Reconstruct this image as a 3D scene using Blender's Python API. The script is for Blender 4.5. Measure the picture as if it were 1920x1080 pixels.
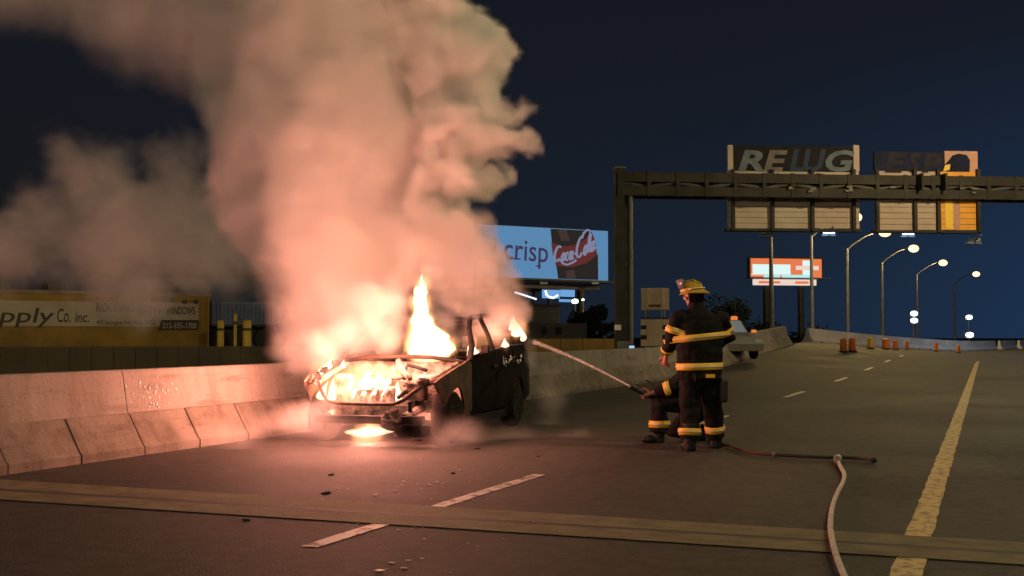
import bpy, bmesh, math, random
from mathutils import Vector, Matrix, Euler, noise
from mathutils.bvhtree import BVHTree

random.seed(7)
SC = bpy.context.scene
COL = SC.collection
for _o in list(bpy.data.objects):
    bpy.data.objects.remove(_o, do_unlink=True)

# ------------------------------------------------------------------ camera
H = 1.27                      # eye height above the road
F = 2180.0                    # focal length in pixels of the 1920 px wide photograph
YAW = math.radians(22.2)      # turned left of the road direction (+Y)
PITCH = math.atan(86.0 / F)
cam_d = bpy.data.cameras.new('camera')
cam = bpy.data.objects.new('camera', cam_d)
COL.objects.link(cam)
cam_d.sensor_width = 36.0
cam_d.lens = F / 1920.0 * 36.0
cam_d.clip_start = 0.1
cam_d.clip_end = 3000.0
cam.location = (0, 0, H)
cam.rotation_euler = (math.pi / 2 + PITCH, 0, YAW)
SC.camera = cam

# ------------------------------------------------------------------ night sky
W = bpy.data.worlds.new('World')
SC.world = W
W.use_nodes = True
_nt = W.node_tree
_nt.nodes.clear()
_out = _nt.nodes.new('ShaderNodeOutputWorld')
_bg = _nt.nodes.new('ShaderNodeBackground')
_tc = _nt.nodes.new('ShaderNodeTexCoord')
_sep = _nt.nodes.new('ShaderNodeSeparateXYZ')
_nt.links.new(_tc.outputs['Generated'], _sep.inputs[0])
_up = _nt.nodes.new('ShaderNodeMapRange')          # 0 at the horizon, 1 well above
_up.inputs['From Min'].default_value = -0.02
_up.inputs['From Max'].default_value = 0.30
_nt.links.new(_sep.outputs['Z'], _up.inputs['Value'])
_az = _nt.nodes.new('ShaderNodeMapRange')          # town glow down the road
_up.interpolation_type = 'SMOOTHSTEP'
_az.inputs['From Min'].default_value = -0.70
_az.inputs['From Max'].default_value = 0.03
_nt.links.new(_sep.outputs['X'], _az.inputs['Value'])
_r1 = _nt.nodes.new('ShaderNodeValToRGB')                     # horizon colour by direction
_e = _r1.color_ramp.elements
_e[0].position = 0.0; _e[0].color = (0.0088, 0.0095, 0.0112, 1)
_e[1].position = 1.0; _e[1].color = (0.0120, 0.0300, 0.0700, 1)
_m = _e.new(0.70); _m.color = (0.0095, 0.0175, 0.0330, 1)
_nt.links.new(_az.outputs['Result'], _r1.inputs[0])
_r2 = _nt.nodes.new('ShaderNodeMix'); _r2.data_type = 'RGBA'
_r2.inputs['B'].default_value = (0.0078, 0.0092, 0.0145, 1)
_nt.links.new(_up.outputs['Result'], _r2.inputs['Factor'])
_nt.links.new(_r1.outputs[0], _r2.inputs['A'])
_nt.links.new(_r2.outputs['Result'], _bg.inputs['Color'])
_bg.inputs['Strength'].default_value = 1.0
_nt.links.new(_bg.outputs[0], _out.inputs['Surface'])

# ------------------------------------------------------------------ exposure and renderer
SC.view_settings.view_transform = 'Standard'
SC.view_settings.look = 'None'
SC.view_settings.exposure = 0.0
SC.view_settings.gamma = 1.0
SC.view_settings.use_curve_mapping = False
SC.render.engine = 'CYCLES'
CY = SC.cycles
CY.use_denoising = True
CY.denoiser = 'OPENIMAGEDENOISE'
CY.max_bounces = 10
CY.diffuse_bounces = 2
CY.glossy_bounces = 2
CY.transmission_bounces = 3
CY.transparent_max_bounces = 12
CY.volume_bounces = 6
CY.volume_step_rate = 1.0
CY.volume_max_steps = 256
CY.sample_clamp_indirect = 4.0
CY.use_adaptive_sampling = True
CY.adaptive_threshold = 0.02

# colours of the lights and their power in watts, all in one place
SODIUM = (1.0, 0.76, 0.38)
SODIUM_DEEP = (1.0, 0.68, 0.25)
STREET_W = 4500.0       # added, unseen lamps nearest the camera
MID_W = 8500.0          # added, unseen lamp by the gantry
FAR_W = 9000.0
LOW_W = 3000.0  # added, unseen lamps on the lower street
FIRE = (1.0, 0.325, 0.225)
FIRE_W = (150.0, 320.0, 170.0, 40.0, 180.0, 225.0)      # on the cowl, engine bay, under the bumper, rear seat, right fender

# ------------------------------------------------------------------ pixel <-> place helpers (used to take measurements off the photograph)
CAM_M = Euler(cam.rotation_euler).to_matrix()
FWD = Vector((-math.sin(YAW), math.cos(YAW), 0))
RGT = Vector((math.cos(YAW), math.sin(YAW), 0))

def ray(px, py):
    return CAM_M @ Vector(((px - 960) / F, (540 - py) / F, -1.0))

def gp(px, py, z=0.0):
    """point at height z seen at a pixel of the photograph"""
    d = ray(px, py)
    t = (z - H) / d.z
    return Vector((0, 0, H)) + d * t

def dp(px, py, Z):
    """point at horizontal distance Z in front of the camera seen at a pixel"""
    d = ray(px, py)
    return Vector((0, 0, H)) + d * (Z / d.dot(FWD))

# ------------------------------------------------------------------ object helpers
def link(name, me, parent=None, mat=None):
    o = bpy.data.objects.new(name, me)
    COL.objects.link(o)
    if parent is not None:
        o.parent = parent
    if mat is not None and me is not None:
        me.materials.clear()
        for m_ in (mat if isinstance(mat, (list, tuple)) else [mat]):
            me.materials.append(m_)
    return o

def thing(name, label, cat, loc=(0, 0, 0), rz=0.0, group=None):
    o = bpy.data.objects.new(name, None)
    COL.objects.link(o)
    o.empty_display_size = 0.2
    o.location = loc
    o.rotation_euler = (0, 0, rz)
    tag(o, label, cat, group)
    return o

def tag(o, label=None, cat=None, group=None, kind=None):
    if label: o['label'] = label
    if cat: o['category'] = cat
    if group: o['group'] = group
    if kind: o['kind'] = kind
    return o

def copy_tree(o, parent=None):
    c = o.copy()
    COL.objects.link(c)
    if parent is not None:
        c.parent = parent
    for ch in list(o.children):
        copy_tree(ch, c)
    return c

class MB:
    """collects shapes and becomes ONE mesh object"""
    def __init__(self):
        self.bm = bmesh.new()
    def box(self, lo, hi, rot=None, bevel=0.0):
        lo, hi = Vector(lo), Vector(hi)
        c, s = (lo + hi) / 2, hi - lo
        m = Matrix.Translation(c) @ (rot.to_4x4() if rot is not None else Matrix.Identity(4)) @ Matrix.Diagonal((s.x, s.y, s.z, 1))
        r = bmesh.ops.create_cube(self.bm, size=1.0, matrix=m)
        if bevel > 0:
            vs = set(r['verts'])
            es = [e for e in self.bm.edges if e.verts[0] in vs and e.verts[1] in vs]
            bmesh.ops.bevel(self.bm, geom=es, offset=bevel, segments=2, affect='EDGES', profile=0.7)
        return self
    def tube(self, pts, rad, n=10, cap=True, flat=1.0):
        pts = [Vector(p) for p in pts]
        rads = rad if isinstance(rad, (list, tuple)) else [rad] * len(pts)
        rings = []
        up = None
        for i, p in enumerate(pts):
            d = (pts[min(i + 1, len(pts) - 1)] - pts[max(i - 1, 0)]).normalized()
            if up is None:
                up = Vector((0, 0, 1)) if abs(d.z) < 0.9 else Vector((1, 0, 0))
            a = d.cross(up)
            a = a.normalized() if a.length > 1e-6 else d.orthogonal().normalized()
            b = a.cross(d).normalized()
            up = b
            rings.append([self.bm.verts.new(p + (a * math.cos(t) + b * math.sin(t) * flat) * rads[i])
                          for t in (2 * math.pi * k / n for k in range(n))])
        for r0, r1 in zip(rings, rings[1:]):
            for k in range(n):
                self.bm.faces.new((r0[k], r0[(k + 1) % n], r1[(k + 1) % n], r1[k]))
        if cap:
            self.bm.faces.new(rings[0][::-1]); self.bm.faces.new(rings[-1])
        return self
    def lathe(self, prof, center=(0, 0, 0), n=20, mat4=None):
        """prof: list of (radius, z) turned round the local Z axis"""
        M = mat4 if mat4 is not None else Matrix.Translation(Vector(center))
        rings = []
        for r, z in prof:
            rings.append([self.bm.verts.new(M @ Vector((max(r, 1e-4) * math.cos(2 * math.pi * k / n), max(r, 1e-4) * math.sin(2 * math.pi * k / n), z))) for k in range(n)])
        for r0, r1 in zip(rings, rings[1:]):
            for k in range(n):
                self.bm.faces.new((r0[k], r0[(k + 1) % n], r1[(k + 1) % n], r1[k]))
        self.bm.faces.new(rings[0][::-1]); self.bm.faces.new(rings[-1])
        return self
    def prism(self, poly, axis, a, b):
        """polygon in the two other axes, extruded along axis from a to b"""
        def v(p, t):
            q = [p[0], p[1]]; q.insert(axis, t); return self.bm.verts.new(q)
        lo = [v(p, a) for p in poly]; hi = [v(p, b) for p in poly]
        n = len(poly)
        self.bm.faces.new(lo[::-1]); self.bm.faces.new(hi)
        for k in range(n):
            self.bm.faces.new((lo[k], lo[(k + 1) % n], hi[(k + 1) % n], hi[k]))
        return self
    def quad(self, *pts):
        self.bm.faces.new([self.bm.verts.new(Vector(p)) for p in pts])
        return self
    def ico(self, c, r, sub=2, scale=(1, 1, 1), jitter=0.0):
        rr = bmesh.ops.create_icosphere(self.bm, subdivisions=sub, radius=r, matrix=Matrix.Translation(Vector(c)) @ Matrix.Diagonal((*scale, 1)))
        if jitter:
            for v in rr['verts']:
                v.co += Vector(noise.noise_vector(v.co * (1.6 / r))) * jitter
        return self
    def build(self, name, mat, parent=None, smooth=False, sharp=None):
        bmesh.ops.recalc_face_normals(self.bm, faces=self.bm.faces[:])
        me = bpy.data.meshes.new(name)
        self.bm.to_mesh(me); self.bm.free()
        if smooth:
            for p in me.polygons: p.use_smooth = True
            if sharp is not None:
                me.set_sharp_from_angle(angle=math.radians(sharp))
        return link(name, me, parent, mat)

def text_mesh(name, s, size, mat, parent, loc, rot, shear=0.0, offset=0.0, extrude=0.004, align='LEFT', width=None, spacing=1.0):
    cu = bpy.data.curves.new(name, 'FONT')
    cu.body = s; cu.size = size; cu.shear = shear; cu.offset = offset; cu.extrude = extrude
    cu.align_x = align; cu.space_character = spacing
    cu.resolution_u = 3
    t = bpy.data.objects.new(name + '_src', cu)
    COL.objects.link(t)
    dg = bpy.context.evaluated_depsgraph_get()
    me = bpy.data.meshes.new_from_object(t.evaluated_get(dg))
    bpy.data.objects.remove(t, do_unlink=True)
    if width is not None and len(me.vertices):
        xs = [v.co.x for v in me.vertices]
        k = width / (max(xs) - min(xs)); x0 = min(xs)
        for v in me.vertices: v.co.x = (v.co.x - x0) * k
    o = link(name, me, parent, mat)
    o.location = loc; o.rotation_euler = rot
    return o

# ------------------------------------------------------------------ materials
def mat(name, col, rough=0.6, metal=0.0, var=0.0, vscale=3.0, col2=None, bump=0.0, bscale=40.0, spec=0.5, detail=6.0, ramp=(0.35, 0.65), emit=None, estr=0.0):
    m = bpy.data.materials.new(name)
    m.use_nodes = True
    nt = m.node_tree
    b = nt.nodes['Principled BSDF']
    b.inputs['Base Color'].default_value = (*col, 1)
    b.inputs['Roughness'].default_value = rough
    b.inputs['Metallic'].default_value = metal
    b.inputs['Specular IOR Level'].default_value = spec
    if emit is not None:
        b.inputs['Emission Color'].default_value = (*emit, 1)
        b.inputs['Emission Strength'].default_value = estr
    tc = None
    if col2 is not None or var > 0 or bump > 0:
        tc = nt.nodes.new('ShaderNodeTexCoord')
    if col2 is not None or var > 0:
        nz = nt.nodes.new('ShaderNodeTexNoise')
        nz.inputs['Scale'].default_value = vscale
        nz.inputs['Detail'].default_value = detail
        nz.inputs['Roughness'].default_value = 0.62
        nt.links.new(tc.outputs['Object'], nz.inputs['Vector'])
        rp = nt.nodes.new('ShaderNodeValToRGB')
        c2 = col2 if col2 is not None else tuple(max(0.0, c * (1 - var)) for c in col)
        rp.color_ramp.elements[0].position = ramp[0]; rp.color_ramp.elements[0].color = (*c2, 1)
        rp.color_ramp.elements[1].position = ramp[1]; rp.color_ramp.elements[1].color = (*col, 1)
        nt.links.new(nz.outputs['Fac'], rp.inputs[0])
        nt.links.new(rp.outputs[0], b.inputs['Base Color'])
    if bump > 0:
        nb = nt.nodes.new('ShaderNodeTexNoise')
        nb.inputs['Scale'].default_value = bscale
        nb.inputs['Detail'].default_value = 4.0
        nt.links.new(tc.outputs['Object'], nb.inputs['Vector'])
        bp = nt.nodes.new('ShaderNodeBump')
        bp.inputs['Strength'].default_value = bump
        bp.inputs['Distance'].default_value = 0.02
        nt.links.new(nb.outputs['Fac'], bp.inputs['Height'])
        nt.links.new(bp.outputs[0], b.inputs['Normal'])
    return m

def emitter(name, col, strength):
    m = bpy.data.materials.new(name)
    m.use_nodes = True
    nt = m.node_tree; nt.nodes.clear()
    o = nt.nodes.new('ShaderNodeOutputMaterial'); e = nt.nodes.new('ShaderNodeEmission')
    e.inputs[0].default_value = (*col, 1); e.inputs[1].default_value = strength
    nt.links.new(e.outputs[0], o.inputs[0])
    return m

def lamp(name, parent, loc, power, col, radius=0.15, spot=None, aim=None):
    d = bpy.data.lights.new(name, 'SPOT' if spot else 'POINT')
    d.energy = power; d.color = col; d.shadow_soft_size = radius
    if spot:
        d.spot_size = math.radians(spot); d.spot_blend = 0.6
    o = bpy.data.objects.new(name, d)
    COL.objects.link(o)
    o.location = loc
    if parent is not None: o.parent = parent
    if aim is not None:
        o.rotation_euler = Vector(aim).to_track_quat('-Z', 'Y').to_euler()
    return o

M = {}
# ================================================================== THE PLACE: road, ground
def smooth01(a, b, x):
    t = max(0.0, min(1.0, (x - a) / (b - a)))
    return t * t * (3 - 2 * t)

def road_z(x, y):
    """the outer (left) edge of the carriageway is banked up where the road bends away"""
    g = max(0.0, min(1.25, (-x - 0.4) / 7.9))
    return 0.85 * smooth01(30, 61, y) * g ** 1.5

def gr(px, py):
    """point of the road surface seen at a pixel"""
    z = 0.0
    for _ in range(30):
        p = gp(px, py, z)
        z = 0.5 * z + 0.5 * road_z(p.x, p.y)
    return gp(px, py, z)

# asphalt: aggregate, patches, tyre-polished and damp areas
def asphalt():
    m = bpy.data.materials.new('asphalt'); m.use_nodes = True
    nt = m.node_tree; b = nt.nodes['Principled BSDF']; L = nt.links.new
    tc = nt.nodes.new('ShaderNodeTexCoord')
    def nz(scale, det, vec=None, rough=0.6):
        n = nt.nodes.new('ShaderNodeTexNoise'); n.inputs['Scale'].default_value = scale; n.inputs['Detail'].default_value = det; n.inputs['Roughness'].default_value = rough
        L(vec if vec is not None else tc.outputs['Object'], n.inputs['Vector']); return n
    mp = nt.nodes.new('ShaderNodeMapping'); mp.inputs['Scale'].default_value = (1.0, 0.12, 1.0)
    L(tc.outputs['Object'], mp.inputs['Vector'])
    big = nz(0.35, 5.0); streak = nz(1.3, 4.0, mp.outputs[0]); grain = nz(55.0, 3.0)
    def ramp(src, stops):
        r = nt.nodes.new('ShaderNodeValToRGB')
        while len(r.color_ramp.elements) < len(stops): r.color_ramp.elements.new(0.5)
        for e, (p, c) in zip(r.color_ramp.elements, stops): e.position = p; e.color = (*c, 1)
        L(src, r.inputs[0]); return r.outputs[0]
    def mix(a, c, f, mode='MULTIPLY'):
        n = nt.nodes.new('ShaderNodeMix'); n.data_type = 'RGBA'; n.blend_type = mode
        n.inputs['Factor'].default_value = f
        L(a, n.inputs['A']); L(c, n.inputs['B']); return n.outputs['Result']
    base = ramp(big.outputs[0], [(0.32, (0.048, 0.046, 0.041)), (0.55, (0.059, 0.056, 0.049)), (0.72, (0.068, 0.064, 0.055))])
    st = ramp(streak.outputs[0], [(0.3, (0.84, 0.84, 0.84)), (0.7, (1.06, 1.06, 1.06))])
    gr_ = ramp(grain.outputs[0], [(0.35, (0.62, 0.62, 0.62)), (0.62, (1.0, 1.0, 1.0)), (0.74, (1.9, 1.85, 1.8))])
    mid = ramp(nz(7.0, 6.0, None, .7).outputs[0], [(0.34, (0.62, 0.62, 0.62)), (0.5, (1, 1, 1)), (0.66, (1.32, 1.3, 1.26))])
    vo = nt.nodes.new('ShaderNodeTexVoronoi'); vo.feature = 'DISTANCE_TO_EDGE'; vo.inputs['Scale'].default_value = 0.42
    wv = nt.nodes.new('ShaderNodeVectorMath'); wv.operation = 'ADD'
    L(tc.outputs['Object'], wv.inputs[0]); L(nz(1.7, 6.0, None, .7).outputs['Color'], wv.inputs[1]); L(wv.outputs[0], vo.inputs['Vector'])
    crack = ramp(vo.outputs['Distance'], [(0.0, (0.45, 0.45, 0.45)), (0.010, (1, 1, 1))])
    L(mix(mix(mix(mix(base, st, 1.0), gr_, 0.9), mid, .9), crack, .8), b.inputs['Base Color'])
    rr = nt.nodes.new('ShaderNodeMapRange'); rr.inputs['From Min'].default_value = 0.35; rr.inputs['From Max'].default_value = 0.65
    rr.inputs['To Min'].default_value = 0.74; rr.inputs['To Max'].default_value = 0.86
    L(big.outputs[0], rr.inputs['Value']); L(rr.outputs[0], b.inputs['Roughness'])
    b.inputs['Specular IOR Level'].default_value = 0.2
    bp = nt.nodes.new('ShaderNodeBump'); bp.inputs['Strength'].default_value = 0.55; bp.inputs['Distance'].default_value = 0.012
    L(grain.outputs[0], bp.inputs['Height']); L(bp.outputs[0], b.inputs['Normal'])
    return m

def paint(name, col, wear, scale=7.0, under=(0.05, 0.048, 0.045)):
    m = mat(name, col, rough=0.65, col2=under, vscale=scale, ramp=(wear, wear + 0.10), bump=0.3, bscale=60)
    return m

M['asphalt'] = asphalt()
def concrete(name, light, dark, stain, seed):
    """cast concrete: cloudy tone, run-off streaks, pits, grime of its own"""
    m = bpy.data.materials.new(name); m.use_nodes = True
    nt = m.node_tree; b = nt.nodes['Principled BSDF']; L = nt.links.new
    ge = nt.nodes.new('ShaderNodeNewGeometry')
    def nz(scale, det, sc, rough=.6):
        mp = nt.nodes.new('ShaderNodeMapping'); mp.inputs['Scale'].default_value = sc; mp.inputs['Location'].default_value = (seed, seed * .7, 0)
        L(ge.outputs['Position'], mp.inputs['Vector'])
        n = nt.nodes.new('ShaderNodeTexNoise'); n.inputs['Scale'].default_value = scale; n.inputs['Detail'].default_value = det; n.inputs['Roughness'].default_value = rough
        L(mp.outputs[0], n.inputs['Vector']); return n.outputs['Fac']
    def ramp(src, stops):
        r = nt.nodes.new('ShaderNodeValToRGB')
        while len(r.color_ramp.elements) < len(stops): r.color_ramp.elements.new(.5)
        for e, (p, c) in zip(r.color_ramp.elements, stops): e.position = p; e.color = (*c, 1)
        L(src, r.inputs[0]); return r.outputs[0]
    def mul(a, c, f=1.0):
        n = nt.nodes.new('ShaderNodeMix'); n.data_type = 'RGBA'; n.blend_type = 'MULTIPLY'; n.inputs['Factor'].default_value = f
        L(a, n.inputs['A']); L(c, n.inputs['B']); return n.outputs['Result']
    tone = ramp(nz(.9, 7, (1, 1, 1)), [(.28, dark), (.62, light)])
    streak = ramp(nz(5.0, 4, (1, 1, .12)), [(.36, stain), (.55, (1, 1, 1))])
    pits = ramp(nz(34, 3, (1, 1, 1)), [(.30, (.55, .53, .5)), (.42, (1, 1, 1))])
    scuff = ramp(nz(2.6, 5, (1, .25, 2.2), .7), [(.33, (.55, .52, .48)), (.47, (1, 1, 1))])
    L(mul(mul(mul(tone, streak, .8), pits, .8), scuff, .75), b.inputs['Base Color'])
    b.inputs['Roughness'].default_value = .88; b.inputs['Specular IOR Level'].default_value = .2
    bp = nt.nodes.new('ShaderNodeBump'); bp.inputs['Strength'].default_value = .6; bp.inputs['Distance'].default_value = .015
    L(nz(26, 6, (1, 1, 1)), bp.inputs['Height']); L(bp.outputs[0], b.inputs['Normal'])
    return m
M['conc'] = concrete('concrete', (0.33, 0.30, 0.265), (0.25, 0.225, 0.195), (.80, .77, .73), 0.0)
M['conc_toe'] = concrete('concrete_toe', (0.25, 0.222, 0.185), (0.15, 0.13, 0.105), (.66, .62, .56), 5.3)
M['conc_core'] = mat('concrete_core', (0.10, 0.085, 0.07), rough=0.95)
M['conc_pale'] = mat('concrete_pale', (0.62, 0.61, 0.60), rough=0.85, col2=(0.44, 0.43, 0.42), vscale=0.8)
M['joint'] = mat('joint_concrete', (0.19, 0.165, 0.095), rough=0.85, spec=.2, col2=(0.11, 0.097, 0.062), vscale=4.0, bump=0.4, bscale=40)
M['rubber'] = mat('joint_rubber', (0.03, 0.028, 0.022), rough=0.8)
M['white_paint'] = paint('white_paint', (0.50, 0.48, 0.45), 0.40)
M['yellow_paint'] = paint('yellow_paint', (0.50, 0.35, 0.10), 0.41, 11.0, (0.15, 0.115, 0.05))

ground = MB()
ground.quad((-900, -300, -4), (900, -300, -4), (900, 1500, -4), (-900, 1500, -4))
g_ = ground.build('ground', mat('dark_ground', (0.045, 0.042, 0.03), rough=0.95, var=0.6, vscale=0.05))
tag(g_, kind='structure')

# far bend: where the second barrier stands
B2A = Vector((-8.3, 61.4, 0)); B2B = Vector((-0.4, 96.0, 0)); B2C = Vector((7.6, 128.0, 0))
def left_edge(y):
    if y <= 61.4: return -8.42
    t = (y - 61.4) / (96 - 61.4)
    return -8.42 + 7.9 * t

bm = bmesh.new()
ys = [-14 + 2.0 * k for k in range(72)]
rows = []
for y in ys:
    le = left_edge(y)
    xs = [le + (12.0 - le) * k / 20 for k in range(21)]
    rows.append([bm.verts.new((x, y, road_z(x, y))) for x in xs])
for r0, r1 in zip(rows, rows[1:]):
    for k in range(20):
        bm.faces.new((r0[k], r0[k + 1], r1[k + 1], r1[k]))
me = bpy.data.meshes.new('road'); bm.to_mesh(me); bm.free()
for p in me.polygons: p.use_smooth = True
road = link('road', me, None, M['asphalt']); tag(road, kind='structure')
# the bridge deck under it
deck = MB(); deck.box((-8.9, -14, -0.9), (12, 61, -0.02)); deck.build('bridge_deck', M['conc_toe'], road)

def sheet(name, x0, x1, y0, y1, z, m, parent, jit=0.0, step=0.5):
    """a ragged strip lying along the road, z above its surface"""
    bm = bmesh.new(); n = max(1, int((y1 - y0) / step)); prev = None
    for k in range(n + 1):
        y = y0 + (y1 - y0) * k / n
        a = x0 + random.uniform(-jit, jit); c = x1 + random.uniform(-jit, jit)
        cur = [bm.verts.new((a, y, road_z(a, y) + z)), bm.verts.new((c, y, road_z(c, y) + z))]
        if prev: bm.faces.new((prev[0], prev[1], cur[1], cur[0]))
        prev = cur
    me = bpy.data.meshes.new(name); bm.to_mesh(me); bm.free()
    return link(name, me, parent, m)

# lane dashes (each a piece of the road), the chipped yellow edge line
LX = -3.752
for k, (y0, y1) in enumerate(((6.0, 7.18), (7.66, 9.85), (15.3, 18.0), (23.7, 26.2), (32.0, 34.6), (40.2, 42.8), (48.4, 51.0), (56.6, 59.2))):
    sheet('lane_dash', LX - 0.06, LX + 0.06, y0, y1, 0.005, M['white_paint'], road, 0.006, 0.12)
sheet('edge_line', -0.495, -0.335, -4, gp(1698, 1037).y, 0.005, M['yellow_paint'], road, 0.007, 0.16)
sheet('edge_line', -0.495, -0.335, gp(1712, 1012).y, 58, 0.005, M['yellow_paint'], road, 0.007, 0.16)

# expansion joint across the deck: two concrete headers and the dark rubber seal
def jl(py0, py1):            # left/right end from the photograph
    a, b = gp(75, py0), gp(1840, py1)
    d = (b - a) / (b.x - a.x)
    return a + d * (-8.4 - a.x), a + d * (12 - a.x)
edges = [jl(905, 1014), jl(922, 1032.5), jl(926, 1036.5), jl(943, 1056)]
def joint_piece(name, e0, e1, z, m):
    bm = bmesh.new(); n = 40; prev = None
    for k in range(n + 1):
        p = e0[0].lerp(e0[1], k / n); q = e1[0].lerp(e1[1], k / n)
        cur = [bm.verts.new((p.x, p.y + random.uniform(-.006, .006), z)), bm.verts.new((q.x, q.y + random.uniform(-.006, .006), z))]
        if prev: bm.faces.new((prev[0], cur[0], cur[1], prev[1]))
        prev = cur
    me = bpy.data.meshes.new(name); bm.to_mesh(me); bm.free()
    return link(name, me, road, m)
joint_piece('joint_header', edges[0], edges[1], 0.0075, M['joint'])
joint_piece('joint_seal', edges[1], edges[2], 0.0085, M['rubber'])
joint_piece('joint_header', edges[2], edges[3], 0.0075, M['joint'])

# ------------------------------------------------------------------ the concrete parapets
def parapet_unit(L, toes, first=False):
    """one length of parapet, its front foot at x = 0, running along +y"""
    root = thing('concrete_barrier', 'x', 'barrier')
    f = 0.006
    MB().prism([(-0.235, 0.44), (-0.31, 0.86), (-0.33, 0.885), (-0.52, 0.885), (-0.545, 0.86), (-0.56, -0.9), (-0.24, -0.9)], 1, f, L - f).build('upper_wall', M['conc'], root)
    w = L / toes
    for k in range(toes):
        a, b = k * w + 0.008 * random.uniform(.5, 1.8), (k + 1) * w - 0.008 * random.uniform(.5, 1.8)
        d = random.uniform(-0.006, 0.006)
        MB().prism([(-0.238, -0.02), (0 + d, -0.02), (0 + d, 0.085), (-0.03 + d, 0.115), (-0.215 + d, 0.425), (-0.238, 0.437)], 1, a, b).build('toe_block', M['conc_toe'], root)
    MB().box((-0.239, 0.0, -0.3), (-0.10, L, 0.20)).build('core', M['conc_core'], root)
    return root

UL = 5.53
units = []
labels = {
    -2: 'concrete parapet length nearest the camera at the left of the road',
    -1: 'fire lit concrete parapet length left of the scuffed splashed one',
    0: 'fire lit concrete parapet length with wet splashes beside the burning car',
    1: 'concrete parapet length right beside the flames of the car',
    2: 'concrete parapet length just behind the rear of the burning car',
    3: 'stained concrete parapet length below the yellow wall',
    4: 'concrete parapet length below the tan portable sign',
    5: 'concrete parapet length behind the standing firefighter',
    6: 'concrete parapet length beside the pale parked car',
    7: 'concrete parapet length right of the pale parked car',
    8: 'concrete parapet length just before the far bend',
}
proto = parapet_unit(UL, 6)
for k in range(-2, 9):
    o = proto if k == -2 else copy_tree(proto)
    y = 4.37 + UL * k
    x = -8.2
    z0, z1 = road_z(-8.2, y), road_z(-8.2, y + UL)
    o.location = (x, y, z0)
    o.rotation_euler = (math.atan2(z1 - z0, UL), 0, 0)
    o['label'] = labels[k]; o['group'] = 'parapet lengths along the left of the road'

# the pale barrier at the bend
M['pale'] = M['conc_pale']
def bend_unit(L):
    root = thing('concrete_barrier', 'x', 'barrier')
    MB().prism([(0, -0.05), (0, 0.08), (-0.16, 0.30), (-0.22, 0.72), (-0.38, 0.72), (-0.44, 0.30), (-0.6, 0.08), (-0.6, -0.05)], 1, 0.02, L - 0.02).build('barrier_body', M['pale'], root)
    for yy in (L * .25, L * .75):
        MB().box((-0.02, yy - .14, -0.05), (0.012, yy + .14, 0.06)).build('lifting_slot', M['conc_core'], root)
    return root
bl = (B2B - B2A).length; nB = 7; ub = bl / nB
bends = ['where it meets the parapet', 'behind the two orange drums', 'behind the yellow drum', 'behind the pair of far orange drums', 'behind the third far orange drum', 'between the far orange drums', 'behind the last lone orange drum']
bp = bend_unit(ub)
for k in range(nB + 5):
    o = bp if k == 0 else copy_tree(bp)
    if k < nB: a, b = B2A.lerp(B2B, k / nB), B2A.lerp(B2B, (k + 1) / nB)
    else: a, b = B2B.lerp(B2C, (k - nB) / 5), B2B.lerp(B2C, (k - nB + 1) / 5)
    a, b = a.copy(), b.copy(); a.z = road_z(a.x, a.y); b.z = road_z(b.x, b.y)
    o.location = a
    h_ = math.hypot(b.x - a.x, b.y - a.y)
    o.rotation_euler = Euler((math.atan2(b.z - a.z, h_), 0, math.atan2(-(b.x - a.x), b.y - a.y)))
    o['label'] = 'pale concrete barrier length at the far bend, ' + bends[min(k, nB - 1)]
    if k >= nB: o['label'] = 'pale bluish concrete barrier length at the far right end, ' + ['nearest the drums', 'second past the drums', 'third past the drums', 'fourth past the drums', 'farthest of all'][k - nB]
    o['group'] = 'pale barrier lengths round the far bend' if k < nB else 'far right barrier lengths'

# ------------------------------------------------------------------ street lamps
M['galv'] = mat('galvanised_steel', (0.22, 0.22, 0.22), rough=0.55, metal=0.5, var=0.35, vscale=3)
M['lens'] = emitter('lamp_lens', (1.0, 0.76, 0.34), 2.4)
M['lens_cold'] = emitter('lamp_lens_cold', (0.75, 0.93, 1.0), 7.0)
M['lens_off'] = mat('lamp_lens_unlit', (0.30, 0.42, 0.50), rough=0.15)
def street_lamp(base, height, arm, direction, label, group, power, s=1.0, col=None):
    root = thing('street_lamp', label, 'street lamp', base, math.atan2(direction[1], direction[0]), group)
    hz = height - base[2]
    MB().lathe([(0.16 * s, 0), (0.15 * s, hz * .4), (0.10 * s, hz * .86)], n=14).build('pole', M['galv'], root, True, 40)
    MB().lathe([(0.3, 0), (0.3, 0.05), (0.2, 0.07), (0.2, 0.3)], n=14).build('pole_base', M['galv'], root, True, 40)
    MB().tube([(0, 0, hz * .85), (arm * .18, 0, hz * .895), (arm * .55, 0, hz * .955), (arm * .86, 0, hz * .988), (arm, 0, hz * .992)], [0.085 * s, .075 * s, .06 * s, .05 * s, .05 * s], n=10).build('arm', M['galv'], root, True, 50)
    zt = hz * .992
    MB().prism([(arm - .15, zt - .07), (arm - .05, zt + .10), (arm + .35, zt + .13), (arm + .68, zt + .02), (arm + .68, zt - .07)], 1, -0.16, 0.16).build('lamp_head', M['galv'], root)
    ln = MB(); ln.ico((arm + .34, 0, zt - .10), 0.48, 3, (1.1, .85, .8)); ln.build('lens', M['lens'], root, True)  # oversized, so the glare round the lamp is part of its shape
    if power:
        lamp('lamp_light', root, (arm + .34, 0, zt - .42), power, col or SODIUM, 0.2)
    return root
HL = 10.2
lampspec = [(1447, 74), (1523, 87), (1590, 100), (1655, 119), (1720, 143), (1790, 170)]
heads = [None, None, (1662, 432), (1716, 463), (1773, 490), (1836, 512), None]
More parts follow.
